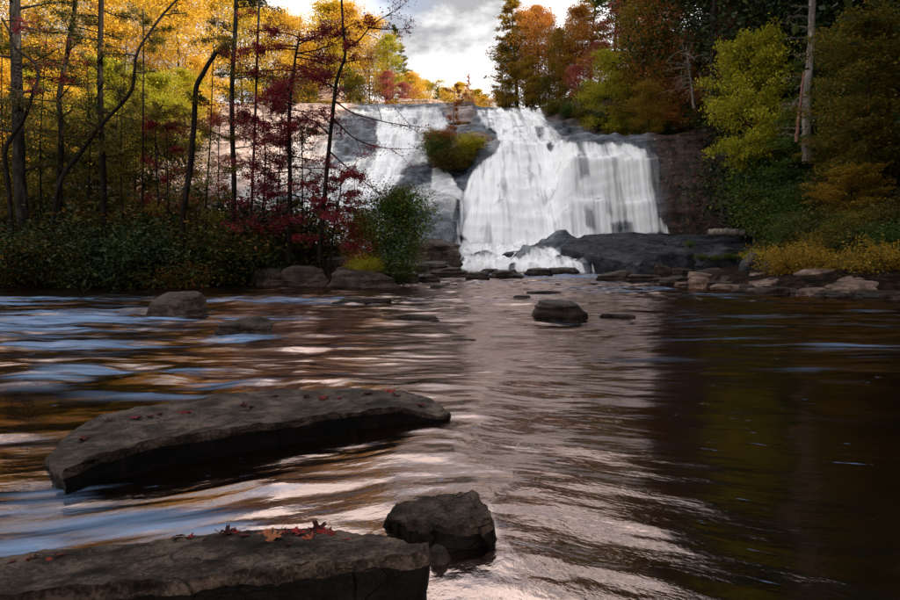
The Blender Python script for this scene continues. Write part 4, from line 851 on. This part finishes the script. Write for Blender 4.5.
for i, (x, y, q) in enumerate([(-26, -12, 20), (-16, -11, 22), (-6, -10, 20), (3, -12, 21), (11, -10, 22), (19, -12, 24), (26, -9, 25)]):
    shade_plant(x, y - 2, q * 0.68, 'dark', 'unseen evergreen added for shade on the bank behind the viewpoint, %s from the left' % ORD[i], 'dark_evergreen', 'unseen shade evergreens behind the viewpoint')  # dark_evergreen here names unseen trees added for shade
# low growth hugging the wooded slopes, one mass
def undergrowth(name, label, n, xr, yr, cond, mat, size, seed, hmax=1.1):
    r = np.random.RandomState(seed); x = r.uniform(*xr, n * 3); y = r.uniform(*yr, n * 3)
    k = cond(x, y); x, y = x[k][:n], y[k][:n]
    c = np.clip(0.55 + 0.9 * fbm(x * 0.35, y * 0.35, seed, 3), 0.05, 1.6)
    z = hbase(x, y) + r.rand(len(x)) ** 0.6 * hmax * c
    g_ = Geo(); g_.leaves(np.stack([x, y, z], -1), size, r, 0.6)
    return link(name, g_.mesh(name, False), LM[mat], label=label, cat='undergrowth', kind='stuff')
_s = lambda x, y: x - np.interp(y, XBY, XBX)
undergrowth('hillside_undergrowth', 'dense low green growth covering the right hillside', 90000, (14, 75), (36, 125), lambda x, y: (_s(x, y) > np.where((y > 54) & (y < 84), 8.5, 3.5)), 'dull', 0.30, 1, 1.8)
undergrowth('slope_undergrowth', 'brownish low growth on the slope above the right bank', 26000, (15, 50), (18, 52), lambda x, y: (_s(x, y) > 4.0), 'dull', 0.20, 2, 1.0)
undergrowth('hilltop_undergrowth', 'low growth under the golden trees', 40000, (-90, 6), (97, 150), lambda x, y: (x < 3), 'ochre', 0.30, 3, 1.6)
undergrowth('wood_undergrowth', 'shaded low growth beneath the left bank trees', 50000, (-60, -5), (33, 64), lambda x, y: (y - np.interp(x, YLX, YLY) > 1.0) & (y < 58), 'dull', 0.17, 4, 1.3)
undergrowth('slope_wood_undergrowth', 'yellowing growth on the wooded slope at the left', 40000, (-95, -26), (56, 98), lambda x, y: (x < -0.36 * y - 3), 'ochre', 0.26, 5, 1.8)
# dead trees on the right
def dead_tree(name, label, path, rad, bark, twigs, seed, group=None, lichen=False):
    r = np.random.RandomState(seed); P = np.array([at(*q) for q in path]); root = P[0].copy()
    e_ = bpy.data.objects.new(name, None); COL.objects.link(e_); e_.location = root
    e_['label'] = label; e_['category'] = 'tree'
    if group: e_['group'] = group
    Q = np.array([along(P, s_) for s_ in np.linspace(0, 1, 24)]) - root; Q[:, :2] += r.normal(size=(24, 2)) * rad[0] * 0.12
    g_ = Geo(); g_.tube(Q, np.linspace(rad[0], rad[1], 24), 9); link('trunk', g_.mesh('trunk'), bark, e_)
    for (s_, dx, dy, dz, L_) in twigs:
        b_ = Geo(); p = along(Q, s_); B = curve(p, (dx, dy, dz), L_, r, 8, 0.12, -0.05)
        b_.tube(B, np.linspace(0.022 + 0.012 * L_, 0.008, 8), 5)
        for k in range(7):
            d = r.normal(size=3) * np.array([1, 1, 0.7]) + np.array([dx, dy, dz]) * 0.6 + np.array([0, 0, -0.3])
            S = curve(along(B, r.uniform(0.25, 1)), d, L_ * r.uniform(0.15, 0.4), r, 5, 0.25, -0.05); b_.tube(S, np.linspace(0.013, 0.005, 5), 3)
        br = link('branch', b_.mesh('branch'), bark, e_)
        if lichen:
            l_ = Geo(); n = 60; idx = r.uniform(0, 1, n); C = np.array([along(B, q) for q in idx]) + r.normal(size=(n, 3)) * np.array([0.05, 0.05, 0.05]); C[:, 2] -= 0.04
            l_.leaves(C, 0.11, r, 0.0, 1.5, 0.35); link('lichen', l_.mesh('lichen', False), LM['lichen'], br, kind='stuff')
    return e_
r = np.random.RandomState(5)
tw = [(s_, r.choice([-1, -1, -0.9, 0.8]), r.uniform(-0.4, 0.4), r.uniform(-0.05, 0.35), r.uniform(0.8, 2.3) if s_ > 0.35 else r.uniform(1.0, 2.6)) for s_ in np.linspace(0.10, 0.99, 26)]
dead_tree('dead_tree', 'tall pale bare snag with drooping twigs on the right slope', [(806, 162, 45), (807, 100, 45), (811, 40, 45), (815, -60, 45)], (0.34, 0.2), B_pale, tw, 5, 'dead trees on the right slope', True)
dead_tree('dead_tree', 'thin reddish broken trunk close by the tall pale snag', [(796, 142, 44.5), (800, 105, 44.5), (804, 72, 44.5)], (0.13, 0.08), B_red, [(0.95, -1, 0, 0.1, 0.9), (0.5, -1, .2, 0.3, 1.2)], 6, 'dead trees on the right slope')
tw = [(s_, r.uniform(-1, 1), r.uniform(-0.6, 0.3), r.uniform(-0.3, 0.4), r.uniform(1.2, 3.0)) for s_ in np.linspace(0.15, 0.98, 22)]
dead_tree('dead_tree', 'grey lichen-hung dead tree left of the bright layered tree', [(712, 120, 62), (713, 60, 62), (715, -20, 62)], (0.36, 0.24), B_grey, tw, 7, 'dead trees on the right slope', True)
tw = [(s_, r.uniform(-1, 0.3), r.uniform(-0.6, 0.3), r.uniform(-0.5, 0.3), r.uniform(1.2, 3.2)) for s_ in np.linspace(0.3, 0.98, 20)]
dead_tree('dead_tree', 'pale tangled lichen-covered tree below the russet trees', [(694, 108, 66), (690, 75, 66), (686, 46, 66)], (0.14, 0.06), B_pale, tw, 8, 'dead trees on the right slope', True)
# fallen log
lg = bpy.data.objects.new('fallen_log', None); COL.objects.link(lg); p0, p1 = at(708, 232.0, 58.0), at(755, 232.5, 56.5); lg.location = p0
lg['label'] = 'pale fallen log lying on the ledge with broken root end'; lg['category'] = 'log'
g_ = Geo(); rr_ = np.random.RandomState(4); Q = np.array([(p1 - p0) * s_ for s_ in np.linspace(0, 1, 14)]) + rr_.normal(size=(14, 3)) * 0.03
g_.tube(Q, np.linspace(0.36, 0.32, 14) + rr_.normal(size=14) * 0.02, 10); link('trunk', g_.mesh('trunk'), B_pale, lg)
for d in ((0.5, -0.2, -1.3), (0.8, 0.1, 0.5), (0.3, 0.5, -0.6)):
    g_ = Geo(); B = curve(Q[-1] - (p1 - p0) * 0.02, d, 1.3, rr_, 6, 0.2); g_.tube(B, np.linspace(0.22, 0.05, 6), 7); link('root', g_.mesh('root'), B_pale, lg)

# ------------------------------------------------------------------ shrubs on the island between the falls
for i, (px, D, tp, mt, w, bp) in enumerate([(438, 75.5, 133, 'green', 1.3, 160), (452, 75, 140, 'dull', 1.2, 166), (468, 76, 133, 'lime', 1.1, 158), (444, 74.5, 146, 'dull', 1.2, 170), (478, 77, 138, 'olive', 1.1, 156), (432, 76, 128, 'ochre', 1.0, 145), (460, 74.5, 148, 'olive', 1.2, 168), (446, 76.5, 126, 'russet', 1.1, 145)]):
    plant('bigshrub', px, D, tp + [0, 4, -3, 3, 5, 2, 0, 6][i], mt, ['green shrub at the left of the island outcrop', 'dull green shrub in the middle of the island outcrop', 'yellow-green shrub right of the slim island tree', 'dull low shrub at the front of the island outcrop',
          'olive shrub beside the jutting boulder', 'ochre shrub at the upper left of the island outcrop', 'low olive shrub at the front edge of the island', 'reddish shrub high on the island outcrop'][i], 'island_shrub', 'shrub', group='shrubs on the island outcrop', wide=w, base_py=bp)
def px_path(pts, D, r, jit=0.15):
    return np.array([at(q[0], q[1], D) + np.array([0, r.normal() * jit, 0]) for q in pts])
def smooth_path(P, n):
    """Catmull-Rom through the points"""
    P = np.vstack([2 * P[0] - P[1], P, 2 * P[-1] - P[-2]]); out = []
    m = len(P) - 3
    for q in np.linspace(0, m - 1e-6, n):
        i = int(q); f_ = q - i; a, b_, c_, d = P[i:i + 4]
        out.append(0.5 * (2 * b_ + (c_ - a) * f_ + (2 * a - 5 * b_ + 4 * c_ - d) * f_ ** 2 + (3 * b_ - a - 3 * c_ + d) * f_ ** 3))
    return np.array(out)
def bank_tree(name, label, pts, D, w0, w1, mat, leafn, seed, branches=(), nbr=10, blen=(1.2, 3.0), bark=None, leaf=0.105, start=0.25, group='slender trees on the left bank', twiggy=1.0, updown=(0.0, 0.45)):
    """a tree drawn by its stem line; w0, w1 trunk widths in metres"""
    r = np.random.RandomState(seed); P = px_path(pts, D, r); root = P[0].copy()
    Q = smooth_path(P, 30) - root; Q += np.cumsum(r.normal(size=Q.shape), 0) * w0 * 0.03
    e_ = bpy.data.objects.new(name, None); COL.objects.link(e_); e_.location = root
    e_['label'] = label; e_['category'] = 'tree'
    if group: e_['group'] = group
    g_ = Geo(); g_.tube(Q, np.linspace(w0 / 2, w1 / 2, 30), 9); link('trunk', g_.mesh('trunk'), bark or B_dark, e_)
    cr = Geo(); nlf = 0
    def leafy(B, L_, n):
        d = B[-1] - B[0]; d[2] = 0; d /= np.linalg.norm(d) + 1e-9; sd = np.array([-d[1], d[0], 0.])
        for k in range(6):
            p = along(B, 0.3 + 0.7 * (k + r.rand()) / 6); m_ = max(3, int(n / 6 * r.uniform(0.3, 1.7)))
            C = p + r.normal(size=(m_, 1)) * sd * L_ * 0.14 + r.normal(size=(m_, 1)) * d * L_ * 0.08 + r.normal(size=(m_, 3)) * np.array([.06, .06, .09])
            cr.leaves(C, leaf, r, 0.8, 0.5)
    def add_branch(B, rad, n):
        b_ = Geo(); b_.tube(B, np.linspace(rad, 0.008, len(B)), 6); L_ = np.linalg.norm(B[-1] - B[0])
        for k in range(int(6 * twiggy)):
            d = (B[-1] - B[0]) / (L_ + 1e-6) * 0.7 + r.normal(size=3) * np.array([0.8, 0.8, 0.5])
            S = curve(along(B, r.uniform(0.25, 1)), d, L_ * r.uniform(0.2, 0.45), r, 5, 0.18, 0.0); b_.tube(S, np.linspace(rad * 0.35 + 0.003, 0.005, 5), 4)
            if n > 0: leafy(S, L_ * 0.5, n * 0.35)
        link('branch', b_.mesh('branch'), bark or B_dark, e_)
        if n > 0: leafy(B, L_, n * 0.6)
    for bp in branches:
        B = smooth_path(px_path(bp, D, r, 0.3), 14) - root; add_branch(B, w0 * 0.20, leafn / 8)
    for i in range(nbr):
        s_ = start + (0.98 - start) * (i + r.rand()) / nbr; az = r.uniform(0, 6.28); ud = r.uniform(*updown)
        L_ = r.uniform(*blen) * (1.15 - 0.5 * s_)
        add_branch(curve(along(Q, s_), (math.cos(az), math.sin(az) * 0.8, ud), L_, r, 7, 0.10, -0.02), w0 * 0.12 + 0.008, leafn / max(1, nbr))
    if cr.n: link('crown', cr.mesh('crown', False), LM[mat], e_)
    return e_
bank_tree('island_tree', 'slim bare brown tree on the island between the falls', [(452, 168), (453, 140), (454, 110), (455, 84)], 75, 0.22, 0.06, 'russet', 120, 90, nbr=14, blen=(0.8, 2.2), bark=B_red, leaf=0.2, start=0.35, group=None)

# ------------------------------------------------------------------ left bank trees, stem by stem
BT = bank_tree
BT('bank_tree', 'thickest straight grey trunk near the left edge', [(28, 262), (24, 200), (20, 100), (17, 0), (15, -80)], 33, 0.66, 0.45, 'dull', 3200, 1, nbr=16, blen=(2, 4.5), bark=B_grey, start=0.3)
BT('bank_tree', 'snaking thin dark trunk crossing the thickest trunk', [(14, 262), (9, 190), (10, 150), (18, 122), (34, 100), (39, 78), (34, 62), (20, 50), (14, 36), (4, 18)], 31.5, 0.24, 0.10, 'crimson', 400, 2, nbr=7, start=0.4)
BT('bank_tree', 'slightly bowed trunk leaning right, next after the thickest trunk', [(60, 262), (59, 200), (62, 130), (64, 95), (70, 50), (76, 10), (80, -40)], 34, 0.34, 0.2, 'dull', 2600, 3, nbr=16, blen=(2, 4.5), start=0.3)
BT('bank_tree', 'straight dark trunk with bare side twigs', [(103, 262), (103, 180), (102, 90), (100, 0), (99, -60)], 34, 0.34, 0.26, 'dull', 3200, 4, nbr=18, blen=(1.5, 4), start=0.3, updown=(-0.1, 0.3))
BT('bank_tree', 'long curved trunk sweeping up to the right', [(48, 262), (60, 185), (75, 155), (92, 138), (108, 118), (128, 92), (136, 72), (138, 54), (150, 32), (166, 12), (190, -10)], 32, 0.24, 0.10, 'dull', 250, 5, nbr=7, blen=(1, 2.2))
BT('bank_tree', 'thin upright sapling left of the broken stub', [(142, 250), (142, 150), (143, 60), (144, 10)], 35, 0.14, 0.06, 'olive', 2200, 6, nbr=12, blen=(1, 2.6))
BT('broken_stub', 'leafless broken trunk bending right to a blunt tip', [(180, 262), (184, 215), (191, 165), (194, 120), (198, 88), (206, 68), (217, 51)], 32.5, 0.34, 0.22, 'dull', 0, 7, nbr=2, blen=(0.6, 1.0), twiggy=0.5, start=0.4)
BT('bank_tree', 'tall mottled straight trunk right of the broken stub', [(230, 262), (232, 190), (233, 110), (236, 20), (237, -60)], 35, 0.32, 0.22, 'dull', 3600, 8, nbr=16, blen=(1.5, 4), bark=B_grey, start=0.35)
BT('bank_tree', 'slender straight trunk beside the mottled one', [(248, 262), (252, 200), (257, 100), (260, 0), (262, -50)], 34, 0.17, 0.10, 'crimson', 1800, 9, nbr=12, blen=(1.2, 3), bark=B_grey)
BT('red_maple', 'crimson-leaved maple with dark stub trunk before the pale rock', [(288, 262), (289, 190), (290, 112), (294, 60), (298, 30)], 33, 0.30, 0.07, 'crimson', 9000, 10, nbr=30, blen=(2.2, 4.6), start=0.22, updown=(-0.15, 0.3))
BT('forked_tree', 'tall forked bare tree leaning out before the side fall', [(318, 262), (325, 190), (332, 120), (338, 82), (344, 55), (342, 25), (340, -20)], 32, 0.26, 0.10, 'crimson', 900, 11,
   branches=[[(344, 53), (358, 38), (368, 28), (380, 17), (398, 9), (412, 1)], [(368, 28), (385, 26), (408, 30)], [(334, 100), (352, 112), (378, 120), (404, 127), (430, 129)], [(333, 118), (355, 138), (385, 148), (420, 150)],
             [(328, 150), (348, 168), (372, 188), (398, 206)], [(330, 135), (312, 120), (296, 118)]], nbr=6, blen=(1.0, 2.2), start=0.3)
BT('red_maple', 'low crimson maple sapling in front of the side fall', [(330, 262), (334, 230), (340, 195), (343, 172)], 32.5, 0.13, 0.05, 'crimson', 3600, 12, nbr=18, blen=(1.4, 3.2), start=0.2, updown=(-0.1, 0.35))
BT('red_maple', 'crimson sapling left of the dark stub maple', [(262, 262), (262, 215), (265, 160), (262, 110)], 34, 0.14, 0.05, 'crimson', 4600, 13, nbr=20, blen=(1.5, 3.8), start=0.25, updown=(-0.1, 0.35))
extra = [(86, 'dull', .12, 60), (125, 'olive', .10, 40), (160, 'olive', .12, 100), (205, 'olive', .12, 30), (215, 'russet', .10, 120), (275, 'dull', .10, 90), (302, 'dull', .12, 140), (40, 'olive', .14, 30), (5, 'olive', .14, 20), (170, 'crimson', .09, 130), (118, 'olive', .10, 80), (-12, 'dull', .2, -40)]
for i, (px, mt, w, tp) in enumerate(sorted(extra)):
    rr_ = np.random.RandomState(300 + i); a, b_ = rr_.uniform(-8, 8, 2)
    BT('bank_sapling', 'thin leafy sapling among the left bank trunks, %s from the left edge' % ORD[i], [(px, 262), (px + a * .5, 200), (px + a, 130), (px + a + b_, tp)], rr_.uniform(33, 38), w, 0.04, mt, 2200, 320 + i, nbr=14, blen=(1.0, 2.8), start=0.2, group='saplings on the left bank', updown=(-0.1, 0.4))
# understorey along the bank
sp = []
for i, px in enumerate(np.linspace(-50, 262, 15)): sp.append((px, 31.0 + (px > 180) * 3.0 + (i % 2) * 0.6, 236 - 18 * math.sin(i * 1.7), ['dull', 'dark', 'dark', 'dark', 'dull', 'dark'][i % 6], 1.3 + 0.3 * math.sin(i * 2.9)))
row(sp, ['shrub', 'fineshrub', 'shrub'], 'front rhododendron overhanging the dark left bank, {} from the left edge', 'rhododendron', cat='shrub', group='rhododendrons along the left bank')
sp = []
for i, px in enumerate(np.linspace(-60, 300, 17)): sp.append((px, 36.5 + (px > 180) * 2.5 + (i % 3) * 0.7, 206 + 14 * math.sin(i * 2.3), ['dull', 'dark', 'dull', 'dull'][i % 4], 1.3))
row(sp, 'shrub', 'taller shrub behind the bank rhododendrons, {} from the left edge', 'bank_shrub', cat='shrub', group='tall shrubs behind the left bank')
sp = [(-20, 41, 105, 'olive', 1.0), (25, 42, 95, 'dull', 1.0), (62, 41, 118, 'olive', 1.0), (96, 42, 105, 'dull', 1.0), (132, 42, 125, 'olive', 0.9), (168, 43, 140, 'dull', 0.9), (-40, 45, 170, 'olive', 1.2), (10, 46, 165, 'dull', 1.2), (45, 44, 150, 'olive', 1.2), (85, 46, 160, 'dull', 1.2), (120, 44, 170, 'olive', 1.2), (155, 46, 180, 'dull', 1.1), (195, 44, 190, 'olive', 1.0)]
row(sp, 'broad', 'small dim tree in the shade behind the bank shrubs, {} from the left', 'understory_tree', group='dim small trees behind the left bank')
plant('bush', 389, 33, 202, 'green', 'round green bush standing before the foot of the side fall', 'green_bush', 'bush', wide=1.15, base_py=274)
plant('fineshrub', 364, 31.5, 251, 'lime', 'small yellow-green bush on the wedge slab', 'yellow_bush', 'bush', wide=0.85, base_py=276)
plant('bush', 362, 34, 222, 'russet', 'thin reddish bush left of the round green bush', 'reddish_bush', 'bush', wide=0.8, base_py=270)

# ------------------------------------------------------------------ fallen maple leaves on the slabs
M_fallen, t, b = new_mat('fallen_red_leaf')
oi = node(t, 'ShaderNodeObjectInfo')
t.links.new(ramp(t, oi.outputs['Random'], [(0.0, (0.025, 0.006, 0.005)), (0.3, (0.09, 0.008, 0.009)), (0.6, (0.19, 0.012, 0.013)), (0.85, (0.22, 0.03, 0.018)), (1.0, (0.24, 0.10, 0.045))]), b.inputs['Base Color'])
b.inputs['Roughness'].default_value = 0.7; b.inputs['Specular IOR Level'].default_value = 0.15
def maple_leaf(seed):
    r = np.random.RandomState(seed); th = np.linspace(0, 2 * np.pi, 40, endpoint=False)
    prof = 0.45 + 0.55 * np.abs(np.cos((th - np.pi / 2) * 2.5)) ** 1.4
    prof *= np.where(np.abs((th - np.pi * 1.5)) < 0.35, 0.45, 1.0) * (0.82 + 0.18 * np.sin(th)) * (1 + 0.12 * np.sin(th * 15))
    V = [np.zeros((1, 3))]
    for q in (0.35, 0.7, 1.0): V.append(np.stack([prof * q * np.cos(th), prof * q * np.sin(th), 0 * th], -1))
    V = np.concatenate(V); c1, c2 = r.uniform(0.05, 0.45), r.uniform(-0.35, 0.45)
    V[:, 2] = c1 * V[:, 0] ** 2 + c2 * V[:, 1] ** 2 + 0.22 * fbm(V[:, 0] * 2 + seed, V[:, 1] * 2, seed, 3)
    n = 40; f = [[0, 1 + i, 1 + (i + 1) % n] for i in range(n)]
    for k in range(2):
        for i in range(n):
            a, b_, c_, d = 1 + k * n + i, 1 + k * n + (i + 1) % n, 1 + (k + 1) * n + (i + 1) % n, 1 + (k + 1) * n + i
            f += [[a, d, c_], [a, c_, b_]]
    st = curve((0, -0.4, 0), (0.1, -1, 0.25), 0.8, r, 5, 0.1); g_ = Geo(); g_.tube(st, np.linspace(0.03, 0.02, 5), 4)
    sv, sf = g_.v[0], g_.f[0]; tri = np.concatenate([sf[:, :3], sf[:, [0, 2, 3]]])
    return mesh_np('leaf', np.concatenate([V, sv]), np.concatenate([np.array(f), tri + len(V)]))
LEAFM = [maple_leaf(i) for i in range(5)]
dg = bpy.context.evaluated_depsgraph_get(); dg.update()
from mathutils.bvhtree import BVHTree
def bvh(o):
    m = o.data; return BVHTree.FromPolygons([v.co[:] for v in m.vertices], [p.vertices[:] for p in m.polygons])
BV = {'near': bvh(nslab), 'mid': bvh(mslab)}
r = np.random.RandomState(17)
def drop_leaf(px, py, size, which, label, upright=0.3, group='fallen red leaves'):
    d = Vector(((px - CX) / F_PX, 1, (HY - py) / F_PX)); hit = BV[which].ray_cast(Vector((0, 0, CAM_H)), d.normalized(), 40)
    if hit[0] is None: return
    o = link('fallen_leaf', LEAFM[r.randint(5)], M_fallen, label=label, cat='leaf', group=group)
    s_ = size / F_PX * hit[0].y / 2 * 1.0; o.scale = (s_ * r.uniform(0.6, 1.1), s_ * r.uniform(0.75, 1.1), s_ * r.uniform(0.5, 1.6))
    o.rotation_euler = (r.normal() * upright, r.normal() * upright, r.uniform(0, 6.28)); o.location = hit[0] + Vector((0, 0, s_ * 0.12))
NL = [(12, 562, 14, 'pale tan leaf at the left end of the bottom slab'), (28, 560, 14, 'dark leaf beside the pale tan leaf on the bottom slab'), (36, 558, 12, 'small curled leaf at the left of the bottom slab'), (60, 556, 20, 'dark red crumpled leaf alone on the left of the bottom slab'),
      (176, 537.5, 20, 'dark upright leaf at mid back edge of the bottom slab'), (190, 538, 12, 'small dark leaf beside the upright leaf at mid slab'), (226, 534.5, 24, 'peaked red leaf left of the bright leaf cluster'), (245, 536, 20, 'flat red leaf between peaked leaf and bright leaf'),
      (275, 537.5, 32, 'bright red curled leaf lying flat on the bottom slab'), (266, 534, 20, 'red leaf touching the back of the bright curled leaf'), (296, 532, 18, 'dark leaf in front of the largest leaf heap'), (312, 528, 32, 'largest dark red leaf heaped at the back edge of bottom slab'),
      (318, 531, 26, 'second dark leaf of the largest heap'), (304, 527.5, 24, 'back leaf of the largest heap'), (326, 533, 22, 'red leaf at the right foot of the largest heap'), (310, 538, 18, 'flat dull leaf below the largest heap'), (335, 529, 14, 'small leaf right of the largest heap')]
NL += [(270, 540, 13, 'small leaf tucked under the bright curled leaf'), (284, 534, 15, 'reddish leaf just right of the bright curled leaf'), (300, 535, 16, 'flat red leaf before the largest heap'), (322, 527, 16, 'leaf at the back right of the largest heap'),
       (332, 535, 12, 'small flat leaf right of the heap foot'), (236, 533, 14, 'small leaf behind the peaked red leaf'), (50, 560, 10, 'tiny leaf left of the dark crumpled leaf'), (345, 540, 11, 'tan leaf near the right of the bottom slab'), (205, 541, 9, 'tiny brown leaf at mid bottom slab'), (288, 545, 9, 'tiny red leaf low on the bottom slab')]
for q in NL: drop_leaf(q[0], q[1], q[2], 'near', q[3], 0.2, 'red leaves on the bottom slab')
ML = [(84, 440, 22, 'long red leaf on the wet left end of the long slab'), (108, 421, 14, 'bright red leaf at the wet edge of the long slab'), (135, 418, 14, 'pinkish flat leaf left of centre on the long slab'), (160, 415, 13, 'red leaf near the dark crack of the long slab'),
      (186, 413, 17, 'red leaf at the end of the dark crack'), (150, 417, 10, 'small leaf beside the dark crack'), (243, 406, 14, 'dark leaf in the middle of the long slab'), (274, 397, 11, 'small red leaf at the back edge of the long slab'),
      (306, 397, 12, 'small red leaf past the middle of the long slab'), (323, 399, 13, 'flat red leaf right of the middle of the long slab'), (369, 394, 15, 'orange-red leaf near the right end of the long slab'), (390, 392, 18, 'dark standing leaf near the right end of the long slab'),
      (396, 396, 16, 'bright red leaf under the dark standing leaf'), (420, 406, 11, 'small reddish leaf by the slab tip'), (340, 399, 9, 'tiny red leaf on the long slab'), (252, 408, 10, 'tiny dark leaf in the middle of the long slab')]
for q in ML: drop_leaf(q[0], q[1], q[2], 'mid', q[3], 0.12, 'red leaves on the long slab')
